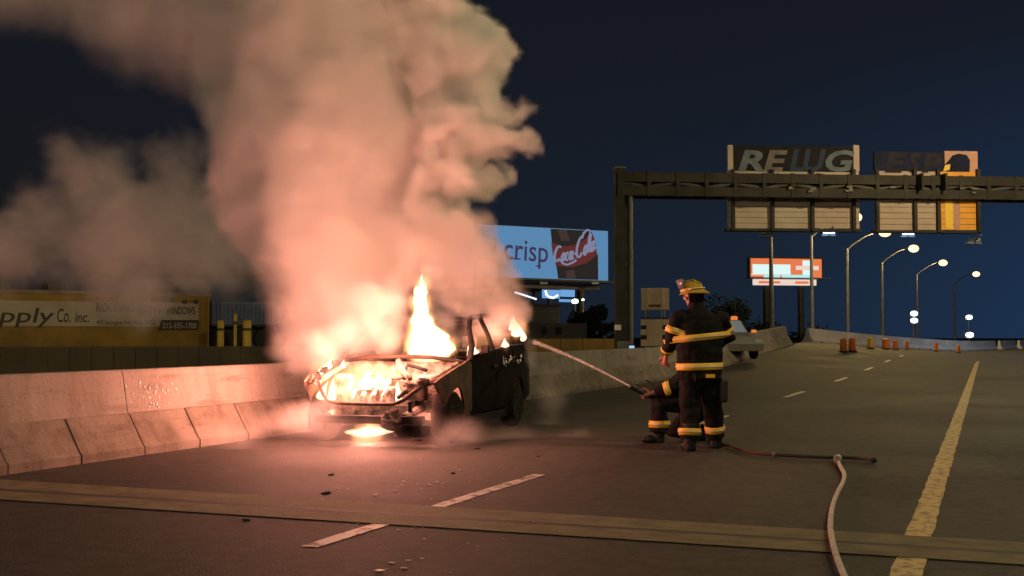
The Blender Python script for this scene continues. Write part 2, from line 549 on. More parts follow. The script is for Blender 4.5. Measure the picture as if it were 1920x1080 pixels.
lb = ['sodium street lamp, left of the two whose poles rise into the tall sign', 'sodium street lamp, right of the two whose poles rise into the tall sign',
      'tallest lit street lamp, its head just under the right road sign', 'second tallest lit street lamp past the two under the signs',
      'third tallest lit street lamp with the pair of white lights at its foot', 'fourth lit street lamp, close to the right end of the row', 'farthest and smallest street lamp at the very end of the row']
RD = (RGT.x, RGT.y)
for (px, Z), l in zip(lampspec, lb):
    p = dp(px, 632, Z); p.z = -1.0
    street_lamp(p, HL, 2.95, RD, l, 'street lamps curving away along the far bend', FAR_W if Z < 150 else 0, col=SODIUM_DEEP)
# unseen lamps, added beside and behind the camera to light the scene
for p, w in (((6.6, 36.0, 0), MID_W), ((6.6, 12.0, 0), STREET_W * 1.15), ((6.6, -12.0, 0), STREET_W), ((6.8, 60.0, 0), 5200), ((9.0, 85.0, 0), 5200)):
    street_lamp(p, 9.6, 3.2, (-1, 0), 'added unseen lamp beside the road, right, ' + {36: 'level with the gantry', 12: 'level with the burning car', -12: 'behind the viewpoint', 60: 'level with the start of the bend', 85: 'cool light for the bluish barrier'}[int(p[1])], 'added lamps along the right side of the road', w, col=SODIUM_DEEP if p[1] == 60 else ((0.75, 0.85, 1.0) if p[1] == 85 else None))  # the last lamp is cool, added for the bluish light on the far barrier

street_lamp((-9.3, -13.0, -1.0), 9.6, 3.4, (1, 0), 'added unseen lamp outside the left parapet behind the viewpoint', 'added lamps along the left side of the road', STREET_W * 1.45, col=(1.0, 0.88, 0.70))  # unseen lamp added to even out the foreground and light the left smoke
# small white lights far down the road
def far_light(px, py, Z, r, label, w=0, group='small white lights far down the road', two=False):
    p = dp(px, py, Z)
    root = thing('floodlight', label, 'floodlight', (p.x, p.y, -4), YAW, group)
    hz = p.z + 4
    MB().tube([(0, .25, 0), (0, .25, hz + .2)], 0.06, 8).build('post', M['galv'], root)
    for dz in ((0.0, 2 * r) if two else (0.0,)):
        MB().box((-r * 1.2, 0.0, hz - r * .8 + dz), (r * 1.2, 0.3, hz + r * .8 + dz)).build('housing', M['galv'], root)
        e = MB(); e.ico((0, -0.03, hz + dz), r, 2, (1.05, .4, .72)); e.build('lens', M['lens_cold'], root, True)
    if w: lamp('flood_light', root, (0, -.8, hz), w, (0.45, 0.62, 1.0), 0.3)
far_light(1714, 601, 120, 0.36, 'double white floodlight, one lamp above the other', 0, two=True)
far_light(1817, 595, 150, 0.40, 'single white floodlight, upper of the two near the right end', 0)
far_light(1818, 628, 112, 0.36, 'single white floodlight close above the pale barrier', 0)

# ------------------------------------------------------------------ traffic drums
M['orange'] = mat('orange_plastic', (1.0, 0.27, 0.035), rough=0.5, var=0.2, vscale=6)
M['yellowp'] = mat('yellow_plastic', (0.88, 0.52, 0.03), rough=0.5, var=0.2, vscale=6)
M['reflw'] = mat('white_band', (0.8, 0.78, 0.74), rough=0.4)
M['black_rubber'] = mat('black_rubber', (0.02, 0.02, 0.02), rough=0.8)
def drum(px, py, hpx, label, mcol, wide=0.52):
    p = gr(px, py)
    Z = p.dot(FWD)
    h = hpx / F * Z; r = h * wide * .5
    root = thing('traffic_drum', label, 'traffic drum', p, 0, 'traffic drums before the far barrier')
    MB().lathe([(r * 1.25, 0), (r * 1.25, h * .10), (r * 1.02, h * .12)], n=16).build('rubber_base', M['black_rubber'], root)
    MB().lathe([(r, h * .121), (r, h * .34), (r * .95, h * .36), (r * .95, h * .6), (r * .9, h * .62), (r * .9, h * .93), (r * .55, h * .97), (r * .2, h)], n=16).build('drum_body', mcol, root, True, 30)
    for a in (.38, .64):
        MB().lathe([(r * .955 if a < .5 else r * .905, h * a), (r * .96 if a < .5 else r * .91, h * (a + .001)), (r * .96 if a < .5 else r * .91, h * (a + .13)), (r * .94 if a < .5 else r * .89, h * (a + .131))], n=16).build('band', mcol if mcol is M['yellowp'] else M['orange'], root, True, 30)
    return root
drum(1582, 661, 27, 'orange traffic drum, left of the closest pair on the road', M['orange'])
drum(1598, 660, 27, 'orange traffic drum, right of the closest pair on the road', M['orange'])
drum(1632, 654, 22, 'yellow traffic drum standing alone', M['yellowp'])
drum(1661, 655, 20, 'far orange traffic drum beside the yellow one', M['orange'], .7)
drum(1679, 656, 19, 'far orange traffic drum in the middle of the small far row', M['orange'])
drum(1701, 656, 17, 'far thin orange traffic drum ending the small far row', M['orange'], .4)
drum(1755, 659, 17, 'lone far orange traffic drum near the right end', M['orange'], .45)
drum(1797, 662, 15, 'tiniest far orange traffic drum by the bluish barrier', M['orange'], .5)
# ================================================================== BEYOND THE PARAPET
def zat(py, Z):
    """height of what is seen at picture row py at distance Z"""
    return H + Z * math.tan(PITCH + math.atan((540 - py) / F))

def facade(name, label, cat, pxl, Zl, pxr, Zr, z0=-4.0, group=None):
    """an Empty at the left foot of a wall that runs between two picture columns; local x along it, y away from the camera"""
    a, b = dp(pxl, 626, Zl), dp(pxr, 626, Zr)
    root = thing(name, label, cat, (a.x, a.y, z0), math.atan2(b.y - a.y, b.x - a.x), group)
    root['_w'] = math.hypot(b.x - a.x, b.y - a.y)
    def xa(px):      # local x of a picture column
        d = ray(px, 626); u = Vector((b.x - a.x, b.y - a.y)).normalized()
        # solve d*t = a + u*s
        det = d.x * (-u.y) + u.x * d.y
        t = (a.x * (-u.y) + u.x * a.y) / det
        return (Vector((d.x * t, d.y * t)) - Vector((a.x, a.y))).dot(u)
    def zz(px, py):  # local z of a picture point on the wall plane
        d = ray(px, 626); x = xa(px); u = Vector((b.x - a.x, b.y - a.y)).normalized()
        q = Vector((a.x + u.x * x, a.y + u.y * x, 0))
        return zat(py, q.dot(FWD)) - z0
    return root, xa, zz

M['yellow_wall'] = mat('yellow_wall_paint', (0.30, 0.18, 0.024), rough=0.8, col2=(0.14, 0.085, 0.024), vscale=0.35, ramp=(0.34, 0.62), bump=0.2, bscale=8)
M['roof_felt'] = mat('roof_felt', (0.09, 0.08, 0.07), rough=0.9)
M['parapet_tan'] = mat('tan_coping', (0.27, 0.20, 0.13), rough=0.85, var=0.4, vscale=0.8)
M['banner'] = mat('banner_cloth', (0.40, 0.35, 0.28), rough=0.8, col2=(0.30, 0.25, 0.19), vscale=0.6)
M['ink'] = mat('sign_ink', (0.035, 0.028, 0.022), rough=0.7)
M['shade_wall'] = mat('shade_dark_wall', (0.060, 0.046, 0.026), rough=0.9, col2=(0.030, 0.026, 0.016), vscale=0.5, ramp=(0.3, 0.7))  # shade at the building's foot, put into the wall colour
M['glass_dark'] = mat('dark_glass', (0.02, 0.025, 0.035), rough=0.12)
M['blue_steel'] = mat('blue_grey_steel', (0.15, 0.20, 0.33), rough=0.6, var=0.35, vscale=0.6)
M['dark_steel'] = mat('dark_steel', (0.05, 0.048, 0.045), rough=0.6, metal=0.3, var=0.4, vscale=2)
M['white_vinyl'] = mat('white_vinyl', (0.7, 0.68, 0.65), rough=0.5)

# ---- roofing supply building with its long banner
bd, X, Zz = facade('supply_building', 'yellow roofing supply building with a long lettered banner, left of the smoke', 'building', -170, 50, 391, 57)
wid = bd['_w']; ztop = Zz(200, 553)
MB().box((0, 0, 0), (wid, 14, ztop)).build('wall', M['yellow_wall'], bd)
MB().box((-.1, -.12, ztop), (wid + .1, 14, ztop + .16)).build('coping', M['parapet_tan'], bd)
MB().box((0, .3, ztop + .16), (wid, 13.8, ztop + .2)).build('roof', M['roof_felt'], bd)
for a, c in ((-60, 20), (92, 125), (305, 340)):
    MB().box((X(a), 0.4, ztop + .2), (X(c), 2.0, ztop + .2 + .32), bevel=.03).build('roof_unit', M['dark_steel'], bd)
MB().box((X(283), -.06, Zz(300, 566)), (X(325), 0.02, Zz(300, 556))).build('vent', M['dark_steel'], bd)
for px in (345, 366):
    MB().tube([(X(px), .05, Zz(px, 566)), (X(px), -.14, Zz(px, 566))], .11, 10).build('wall_lamp', M['dark_steel'], bd)
# downpipe and pilasters
MB().tube([(X(388.5), -.08, 0.2), (X(388.5), -.08, ztop)], .07, 8).build('downpipe', M['yellow_wall'], bd)
xb0, xb1 = X(-160), X(371)
zb0, zb1 = Zz(200, 612), Zz(200, 566)
banner = MB().box((xb0, -.07, zb0), (xb1, -.012, zb1)).build('banner', M['banner'], bd)
R90 = (math.pi / 2, 0, 0)
def wall_text(parent, s, pxl, py, pxr, hpx, m, y=-.078, name='lettering', shear=0.0, offset=0.0, X=X, Zz=Zz, ext=.002):
    Zh = (zat(600, 54) - zat(601, 54))
    return text_mesh(name, s, hpx * Zh / 0.72, m, parent, (X(pxl), y, Zz(pxl, py)), R90, shear, offset, ext, width=X(pxr) - X(pxl))
wall_text(banner, 'Supply', -62, 604, 101, 28, M['ink'], shear=.15, offset=.008)
wall_text(banner, 'Co.', 106, 604, 131, 26, M['ink'], shear=.15, offset=.008)
wall_text(banner, 'inc.', 140, 604, 166, 20, M['ink'], shear=.15, offset=.006)
wall_text(banner, 'ROOFING', 179, 584, 249, 17, M['ink'], offset=.010)
wall_text(banner, 'SIDING', 257, 586, 300, 16, M['ink'], offset=.010)
wall_text(banner, 'WINDOWS', 310, 589, 364, 15, M['ink'], offset=.010)
wall_text(banner, '415 Lexington Ave. Phila. 19122', 180, 608, 290, 8, M['ink'], offset=.004)
plate = MB().prism([(X(296), Zz(300, 618)), (X(370), Zz(370, 618)), (X(372), Zz(372, 600)), (X(301), Zz(301, 600))], 1, -.14, -.085).build('phone_plate', M['ink'], bd)
wall_text(plate, '215-555-1700', 303, 615.5, 367, 11, M['banner'], y=-.145, offset=.006)

# ---- dark wall in front of it: the lower wall's shade put into colour
dw, X2, Z2 = facade('shade_stand_in_wall', 'long dark wall standing in for the shade below the yellow supply building', 'wall', -260, 45, 640, 50)
L2 = dw['_w']; nP = 22; h2 = Z2(200, 650)
for k in range(nP):
    a, c = k * L2 / nP, (k + 1) * L2 / nP
    MB().box((a + .012, random.uniform(-.012, .012), 0), (c - .012, .3, h2)).build('wall_panel', M['shade_wall'], dw)
MB().box((0, .05, 0), (L2, .25, h2 - .05)).build('wall_core', M['conc_core'], dw)

# ---- blue trailer standing between the supply building and the smoke, bollards before it
tr, X3, Z3 = facade('box_trailer', 'blue grey box trailer parked beside the yellow supply building', 'trailer', 397, 58, 530, 60)
w3 = tr['_w']; zl, zh = Z3(450, 608), Z3(450, 566)
MB().box((0, .1, zl), (w3, 2.5, zh)).build('trailer_box', M['blue_steel'], tr)
for k in range(18):
    a = w3 * (k + .2) / 18
    MB().box((a, .03, zl + .1), (a + w3 / 36, .102, zh - .1)).build('corrugation', M['blue_steel'], tr)
MB().box((0, .0, zl - .12), (w3, .099, zl)).build('side_rail', M['dark_steel'], tr)
for a in (.12, .26, .74, .88):
    MB().tube([(w3 * a, .1, zl - .75), (w3 * a, .45, zl - .75)], .5, 16).build('wheel', M['black_rubber'], tr)
for a in (.4, .45):
    MB().box((w3 * a, .3, 0.1), (w3 * a + .15, .45, zl)).build('landing_leg', M['dark_steel'], tr)
MB().box((0.2, .8, zl - .5), (w3 - .2, 1.6, zl - .02)).build('chassis', M['dark_steel'], tr)
M['boll'] = mat('bollard_yellow', (0.62, 0.42, 0.04), rough=0.6, var=0.3, vscale=3)
for (a, c, top, l) in ((407, 420, 600, 'yellow bollard by the corner of the supply building'), (438, 444, 588, 'thin tall yellow post between the two wide bollards'), (455, 471, 600, 'wide yellow bollard beside the smoke')):
    Z = 54; p = dp((a + c) / 2, 626, Z); r = (c - a) / 2 / F * Z
    b_ = thing('bollard', l, 'bollard', (p.x, p.y, -4), 0, 'yellow bollards before the trailer')
    hh = zat(top, Z) + 4
    MB().lathe([(r, 0), (r, hh - .06), (r * .7, hh - .01), (0, hh)], n=14).build('post', M['boll'], b_, True, 40)
    MB().lathe([(r * 1.02, hh - .5), (r * 1.02, hh - .38)], n=14).build('band', M['dark_steel'], b_)
    MB().box((-r * 1.5, -r * 1.5, 0), (r * 1.5, r * 1.5, .04)).build('base_plate', M['dark_steel'], b_)

# ---- corrugated shed behind
sh, X4, Z4 = facade('metal_shed', 'blue grey corrugated shed behind the supply building, half lost in smoke', 'shed', 150, 80, 520, 84)
w4 = sh['_w']; z4 = Z4(330, 520)
MB().box((0, .05, 0), (w4, 9, z4)).build('wall', M['blue_steel'], sh)
for k in range(56):
    a = w4 * k / 56
    MB().box((a, -.01, z4 - 2.8), (a + w4 / 112, .052, z4 - .05)).build('rib', M['blue_steel'], sh)
MB().prism([(-.3, z4), (9.3, z4), (9.3, z4 + .2), (4.5, z4 + .9), (-.3, z4 + .2)], 0, -.2, w4 + .2).build('roof', M['dark_steel'], sh)

# ---- low yellow wall right of the car
yw, X5, Z5 = facade('low_yellow_wall', 'low yellow wall behind the parapet, right of the burning car', 'wall', 880, 47, 1172, 50)
w5 = yw['_w']; z5 = Z5(1080, 635)
for k in range(7):
    MB().box((w5 * k / 7 + .012, random.uniform(-.01, .01), 0), (w5 * (k + 1) / 7 - .012, .25, z5)).build('wall_panel', M['yellow_wall'], yw)
MB().box((0, .04, 0), (w5, .2, z5 - .04)).build('wall_core', M['conc_core'], yw)

# ---- grey building and the lit canopy behind it
M['grey_wall'] = mat('grey_render', (0.085, 0.085, 0.088), rough=0.85, var=0.35, vscale=0.3)
M['grey_wall2'] = mat('grey_siding', (0.14, 0.14, 0.15), rough=0.8, var=0.3, vscale=0.4)
gb, X6, Z6 = facade('grey_building', 'low grey flat roofed building behind the yellow wall', 'building', 930, 64, 1100, 66)
w6 = gb['_w']
MB().box((0, 0, 0), (w6, 9, Z6(1000, 606))).build('wall', M['grey_wall'], gb)
MB().box((X6(995), 1.2, Z6(1000, 606)), (X6(1066), 7, Z6(1000, 572))).build('upper_storey', M['grey_wall2'], gb)
for k in range(7):
    z = Z6(1000, 606) + (Z6(1000, 572) - Z6(1000, 606)) * (k + .1) / 7
    MB().box((X6(997), 1.16, z), (X6(1064), 1.202, z + .06)).build('siding_lap', M['grey_wall'], gb)
MB().box((X6(992), 1.0, Z6(1000, 572)), (X6(1069), 7.2, Z6(1000, 569))).build('roof', M['dark_steel'], gb)
for a, c in ((1014, 1026), (1040, 1054)):
    f_ = MB().box((X6(a), -.03, Z6(1000, 628)), (X6(c), .03, Z6(1000, 612))).build('window', M['dark_steel'], gb)
    MB().box((X6(a) + .08, -.045, Z6(1000, 626.5)), (X6(c) - .08, -.031, Z6(1000, 613.5))).build('pane', M['glass_dark'], f_)

M['led_blue'] = emitter('canopy_blue', (0.16, 0.36, 0.70), 1.0)
M['led_white'] = emitter('canopy_white', (0.75, 0.85, 1.0), 1.7)
cn, X7, Z7 = facade('lit_canopy', 'forecourt canopy glowing blue and white under the soda billboard', 'canopy', 960, 82, 1084, 86)
w7 = cn['_w']
MB().box((0, 0, Z7(1020, 541)), (w7, 8, Z7(1020, 536))).build('canopy_roof', M['dark_steel'], cn)
MB().box((X7(1018), -.05, Z7(1020, 559)), (X7(1049), .1, Z7(1020, 543))).build('lit_panel', M['led_blue'], cn)
MB().box((X7(1052), -.05, Z7(1052, 556)), (X7(1077), .1, Z7(1052, 543))).build('lit_panel', M['led_blue'], cn)
MB().tube([(X7(1021), -.12, Z7(1020, 545)), (X7(1023), -.12, Z7(1020, 553)), (X7(1028), -.12, Z7(1020, 557)), (X7(1036), -.12, Z7(1020, 558)), (X7(1044), -.12, Z7(1020, 553))], .08, 8).build('light_strip', M['led_white'], cn)
MB().box((X7(1050), -.1, Z7(1052, 566)), (X7(1070), .1, Z7(1052, 561))).build('light_strip', M['led_blue'], cn)
MB().tube([(X7(962), -.2, Z7(962, 548)), (X7(1002), -.2, Z7(1002, 561))], .06, 8).build('light_strip', M['led_white'], cn)
for px in (975, 1012, 1050, 1080):
    MB().tube([(X7(px), 3, 0), (X7(px), 3, Z7(1020, 541))], .14, 8).build('column', M['dark_steel'], cn)
far_light(1078, 565, 72, 0.20, 'small white lamp beside the lit canopy and the dark tree', 0, 'small lamps beside the canopy')
far_light(1093, 562, 90, 0.10, 'tiny dim lamp in front of the dark tree', 0, 'small lamps beside the canopy')

# ---- trees
M['bark'] = mat('bark', (0.06, 0.045, 0.03), rough=0.9, var=.4, vscale=6)
M['leaf1'] = mat('dark_leaves', (0.022, 0.036, 0.026), rough=0.8, spec=.1, var=0.5, vscale=0.5)
M['leaf2'] = mat('olive_leaves', (0.028, 0.032, 0.020), rough=0.8, spec=.1, var=0.5, vscale=0.5)
def tree(px, py_top, pxw, Z, label, m, n=1500, group='dark trees beyond the road'):
    p = dp(px, 626, Z); top = zat(py_top, Z) + 4; r = pxw / 2 / F * Z
    root = thing('tree', label, 'tree', (p.x, p.y, -4), random.uniform(0, 6), group)
    t = MB()
    t.tube([(0, 0, 0), (.05, .03, top * .3), (-.05, .1, top * .55), (0, 0, top * .85)], [.05 * r + .14, .045 * r + .1, .04 * r + .05, .02], 8)
    for k in range(6):
        a = k * 1.05 + random.random(); z0 = top * random.uniform(.3, .6)
        t.tube([(0, 0, z0), (math.cos(a) * r * .3, math.sin(a) * r * .3, z0 + top * .1), (math.cos(a) * r * .65, math.sin(a) * r * .65, z0 + top * .22)], [.07, .05, .02], 6)
    t.build('trunk', M['bark'], root)
    lobes = [(Vector((math.cos(k * 2.4) * r * .45 * random.uniform(.5, 1.2), math.sin(k * 2.4) * r * .45, top * random.uniform(.35, .86))), r * random.uniform(.32, .58)) for k in range(11)]
    vs, fs = [], []
    for k in range(n):
        c, rr = random.choice(lobes)
        d = Vector((random.gauss(0, 1), random.gauss(0, 1), random.gauss(0, .85))).normalized() * rr * random.uniform(.55, 1.06)
        q = c + d
        if q.z > top: q.z = top - random.random() * .3
        s = random.uniform(.12, .30) * (r / 3.0) ** .5
        e1 = Vector((random.gauss(0, 1), random.gauss(0, 1), random.gauss(0, 1))).normalized(); e2 = e1.orthogonal().normalized()
        i = len(vs)
        vs += [q + e1 * s, q + e2 * s * .6, q - e1 * s, q - e2 * s * .6]
        fs.append((i, i + 1, i + 2, i + 3))
    me = bpy.data.meshes.new('crown'); me.from_pydata(vs, [], fs)
    link('crown', me, root, m)
tree(1108, 548, 92, 70, 'dark green tree right under the end of the soda billboard', M['leaf1'], 2600)
tree(1150, 575, 60, 62, 'lower dark tree behind the foot of the gantry', M['leaf2'], 1400)
tree(1362, 545, 110, 110, 'dark rounded tree behind the standing firefighter', M['leaf1'], 2400)
tree(1418, 590, 110, 125, 'low dark tree right of the rounded one', M['leaf1'], 1700)
tree(1500, 603, 130, 150, 'low wide tree behind the two lamp poles', M['leaf2'], 1500)
tree(1290, 572, 90, 120, 'dark tree between the portable sign and the helmet', M['leaf1'], 1500)
tree(335, 505, 60, 92, 'dark tree behind the shed, seen through the left smoke', M['leaf1'], 1200)
tree(420, 508, 60, 95, 'dark tree behind the shed, next to the thick smoke', M['leaf1'], 1200)
tree(120, 528, 120, 90, 'dark tree behind the far left of the supply building', M['leaf2'], 1500)

# ---- unseen lamps added on the lower street to light the supply building
for px, Z, l in ((-120, 36, 'added unseen lamp left of the supply building'), (640, 38, 'added lamp hidden behind the thick smoke')):
    p = dp(px, 626, Z); p.z = -4
    street_lamp(p, 5.6, 1.5, (FWD.x, FWD.y), l, "added lamps of the lower street", LOW_W)

# ---- soda billboard
M['bb_blue'] = emitter('billboard_blue', (0.10, 0.24, 0.43), 1.0)
M['bb_ink'] = emitter('billboard_ink', (0.050, 0.035, 0.085), 1.0)
M['bb_cola'] = emitter('billboard_cola', (0.022, 0.019, 0.017), 1.0)
M['bb_cola2'] = emitter('billboard_cola_glint', (0.055, 0.034, 0.028), 1.0)
M['bb_red'] = emitter('billboard_red', (0.115, 0.026, 0.024), 1.0)
M['bb_script'] = emitter('billboard_script', (0.20, 0.22, 0.33), 1.0)
bb, X8, Z8 = facade('soda_billboard', 'lit blue billboard with the word crisp and a cola bottle', 'billboard', 800, 87, 1141, 96)
wb = bb['_w']
def bz(px, py): return Z8(px, py)
zl_, zr_ = 0, 0
def quadprism(pts, y0, y1, name, m, parent):
    """panel from picture points on the board's plane"""
    bm_ = MB(); bm_.prism([(X8(px), Z8(px, py)) for px, py in pts], 1, y0, y1)
    return bm_.build(name, m, parent)
quadprism([(800, 516), (1141, 528), (1141, 432.5), (800, 414)], 0.0, .35, 'panel', M['dark_steel'], bb)
face = quadprism([(801, 514.5), (1140, 526.5), (1140, 433.5), (801, 415.5)], -.03, -.005, 'poster', M['bb_blue'], bb)
quadprism([(1032, 429), (1104, 432.5), (1112, 450), (1121, 480), (1121.5, 525), (1046, 522.5), (1044, 505), (1036, 470)], -.045, -.031, 'bottle', M['bb_cola'], bb)
quadprism([(1046, 431), (1062, 431), (1068, 452), (1052, 452)], -.05, -.046, 'bottle_glint', M['bb_cola2'], bb)
quadprism([(1060, 508), (1076, 506), (1080, 522), (1062, 522)], -.05, -.046, 'bottle_glint', M['bb_cola2'], bb)
quadprism([(1033, 454), (1052, 462), (1075, 460), (1096, 449), (1109, 434), (1116, 452), (1119, 478), (1100, 493), (1072, 501), (1045, 499), (1036, 478)], -.06, -.047, 'bottle_label', M['bb_red'], bb)
lw = X8(1027) - X8(944)
t_ = text_mesh('lettering', 'crisp', (Z8(985, 452) - Z8(985, 484)) / .55, M['bb_ink'], face, (X8(944), -.04, Z8(944, 485)), (math.pi / 2, math.radians(2.2), 0), 0, .012, .003, width=lw)
for a, c, y in ((957, 966, 485), (968, 976, 485.5), (1004, 1014, 499), (968, 973, 462)):
    quadprism([(a, y + 1.2), (c, y + 1.2), (c, y - 1.2), (a, y - 1.2)], -.0445, -.0335, 'serif', M['bb_ink'], bb)
t_ = text_mesh('lettering', 'i', (Z8(985, 452) - Z8(985, 484)) / .55, M['bb_ink'], face, (X8(921), -.04, Z8(921, 484)), (math.pi / 2, math.radians(2.2), 0), 0, .012, .003)
# flowing white script on the label, each stroke a ribbon
def arc(cx, cy, rx, ry, a0, a1, n=10, sl=0.0):
    return [(cx + rx * math.cos(math.radians(a0 + (a1 - a0) * k / n)) + sl * ry * math.sin(math.radians(a0 + (a1 - a0) * k / n)), cy + ry * math.sin(math.radians(a0 + (a1 - a0) * k / n))) for k in range(n + 1)]
S = .35
script = [
    arc(.62, .55, .42, .55, 50, 320, 14, S) , [(.85, .12), (1.05, .02), (1.3, -.18), (1.9, -.30), (2.6, -.22), (3.2, -.1)],       # big C and the long tail
    arc(1.38, .28, .20, .26, 0, 360, 14, S),
    arc(1.92, .28, .20, .26, 60, 310, 10, S),
    arc(2.42, .28, .20, .26, 0, 360, 14, S), [(2.70, .55), (2.60, .2), (2.66, .03), (2.82, .10)],
    [(2.92, .30), (3.18, .34)],
    arc(3.72, .62, .46, .60, 60, 320, 14, S), [(3.95, 1.1), (4.2, 1.35), (4.7, 1.42), (5.1, 1.25)],
    arc(4.44, .28, .20, .26, 0, 360, 14, S),
    [(4.86, .05), (4.82, .4), (5.0, .95), (5.14, 1.15), (5.2, 1.0), (5.0, .5), (4.9, .1), (5.05, .05)],
    arc(5.40, .28, .20, .26, 0, 360, 14, S), [(5.70, .55), (5.58, .2), (5.66, .03), (5.86, .16)],
]
sc_ = MB()
def lab(u, v):
    t = u / 5.9
    px = 1037 + 80 * t
    base = 490 - 22 * t + 4 * math.sin(math.pi * t) * 1.6
    hgt = 24 + 10 * t
    return X8(px), Z8(px, base - hgt * v)
for st in script:
    pts = [Vector((lab(u, v)[0], -.066, lab(u, v)[1])) for u, v in st]
    wd = .095
    prev = None
    for i, p in enumerate(pts):
        d = (pts[min(i + 1, len(pts) - 1)] - pts[max(i - 1, 0)]).normalized()
        nrm = Vector((-d.z, 0, d.x)) * wd * (.75 + .45 * abs(d.z))
        cur = [p + nrm, p - nrm]
        if prev: sc_.quad(prev[0], prev[1], cur[1], cur[0])
        prev = cur
sc_.build('script_lettering', M['bb_script'], bb)
quadprism([(800, 519.5), (1141, 532), (1141, 529.5), (800, 517)], -1.1, .35, 'catwalk', M['dark_steel'], bb)
quadprism([(800, 545), (1130, 543), (1130, 533), (800, 521)], .4, .7, 'lower_frame', M['dark_steel'], bb)
for px in (870, 985, 1098):
    MB().tube([(X8(px), .7, 0), (X8(px), .7, Z8(px, 535))], .32, 10).build('leg', M['dark_steel'], bb)
for px in (905, 1000, 1096):
    MB().box((X8(px) - .35, -1.5, Z8(px, 534)), (X8(px) + .35, -1.1, Z8(px, 530))).build('board_light', M['galv'], bb)

# ---- small lit billboard down the road
M['s_or'] = emitter('poster_orange', (0.80, 0.20, 0.075), 1.0)
M['s_wh'] = emitter('poster_white', (0.72, 0.95, 0.93), 1.0)
M['s_pk'] = emitter('poster_cream', (0.85, 0.66, 0.56), 1.0)
M['s_tq'] = emitter('poster_tube', (0.45, 0.85, 0.82), 1.0)
sb, X9, Z9 = facade('roadside_billboard', 'small lit orange and white billboard with a white cross, behind two lamp poles', 'billboard', 1408, 160, 1543, 162)
w9 = sb['_w']
def q9(a, b, c, d, y0, y1, name, m, parent=None):
    return MB().box((X9(a), y0, Z9(1475, d)), (X9(c), y1, Z9(1475, b))).build(name, m, parent or sb)
q9(1405, 482, 1545, 522, 0.1, .6, 'panel', M['dark_steel'])
po = q9(1409, 485, 1542, 520, 0, .09, 'poster', M['s_or'])
q9(1412, 496, 1483, 514, -.05, -.005, 'white_field', M['s_wh'])
q9(1409, 514, 1484, 516.5, -.06, -.004, 'poster_edge', M['s_pk'])
q9(1506, 488, 1521, 517, -.05, -.005, 'cross_upright', M['s_wh'])
q9(1493, 498, 1536, 506, -.08, -.052, 'cross_arm', M['s_pk'])
q9(1400, 521.5, 1550, 523, -1.5, .6, 'catwalk', M['blue_steel'])
for a, c in ((1428, 1440), (1447, 1457), (1462, 1514)):
    q9(a, 516, c, 522, -1.2, -.9, 'tube_light', M['s_tq'])
q9(1413, 524, 1530, 535, -.3, .2, 'lower_panel', M['s_pk'])
q9(1422, 527.5, 1462, 532, -.36, -.31, 'lower_stripe', M['s_or'])
q9(1490, 527.5, 1515, 532, -.36, -.31, 'lower_stripe', M['s_or'])
for px in (1440, 1505):
    MB().tube([(X9(px), .5, 0), (X9(px), .5, Z9(px, 536))], .45, 10).build('leg', M['dark_steel'], sb)

# ---- tan portable sign behind the parapet
M['tan'] = mat('tan_sheet', (0.66, 0.55, 0.36), rough=0.6, var=0.18, vscale=2.5)
ps, Xp, Zp_ = facade('portable_sign', 'tan sheet metal sign back on posts, between the gantry and the helmet', 'sign', 1203, 33, 1256, 33)
def qp(a, b, c, d, y0, y1, name, m, parent=None, bev=0.0):
    return MB().box((Xp(a), y0, Zp_(1229, d)), (Xp(c), y1, Zp_(1229, b)), bevel=bev).build(name, m, parent or ps)
top = qp(1203, 540, 1255, 581, 0, .06, 'upper_sheet', M['tan'], bev=.012)
for a, c in ((1213, 1216), (1241, 1244)):
    qp(a, 541, c, 580, -.025, -.002, 'stiffener', M['tan'])
qp(1216, 571, 1239, 575.5, -.015, -.002, 'slot', mat('rust', (0.16, 0.07, 0.025), rough=.9))
qp(1213, 599, 1242, 649, 0, .06, 'lower_sheet', M['tan'])
for side, (a, c) in enumerate(((1202, 1212.6), (1242.4, 1254))):
    for b, d in ((599, 610), (617.5, 628), (636.5, 649)):
        qp(a, b, c, d, .0, .05, 'side_tab', M['tan'])
    for b, d in ((610.3, 617.2), (628.3, 636.2)):
        qp(a + 1, b, c - 1, d, .01, .045, 'dark_tab', M['black_rubber'])
for px in (1214, 1245):
    MB().tube([(Xp(px), .12, 0), (Xp(px), .12, Zp_(1229, 545))], .05, 8).build('post', M['galv'], ps)
qp(1200, 594.5, 1257, 597.5, .03, .11, 'cross_bar', M['dark_steel'])

# ================================================================== GANTRY AND ROAD SIGNS
ga, XG, ZG = facade('sign_gantry', 'dark steel sign gantry on two tall columns reaching across the road', 'gantry', 1163, 40, 1900, 41.3)
M['gantry'] = mat('gantry_steel', (0.056, 0.053, 0.047), rough=0.7, spec=.2, metal=0.0, col2=(0.030, 0.029, 0.026), vscale=1.2)
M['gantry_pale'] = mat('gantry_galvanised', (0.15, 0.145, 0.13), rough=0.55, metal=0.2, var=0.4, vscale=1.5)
wg = ga['_w']; xr = wg * 1.45
zt0, zt1, zb0_, zb1_ = ZG(1170, 322), ZG(1170, 340), ZG(1170, 349), ZG(1170, 366)
zt0b, zt1b, zb0b, zb1b = [v_ * 1.0 for v_ in (zt0, zt1, zb0_, zb1_)]
def chord(z_a, z_b, y0, y1, name):
    MB().prism([(0, z_b), (xr, z_b), (xr, z_a), (0, z_a)], 1, y0, y1).build(name, M['gantry'], ga)
chord(zt0, zt1, 0, .34, 'top_chord'); chord(zb0_, zb1_, 0, .34, 'bottom_chord')
chord(zt0 - .02, zt1 + .02, .9, 1.2, 'top_chord'); chord(zb0_ - .02, zb1_ + .02, .9, 1.2, 'bottom_chord')
nb = 20
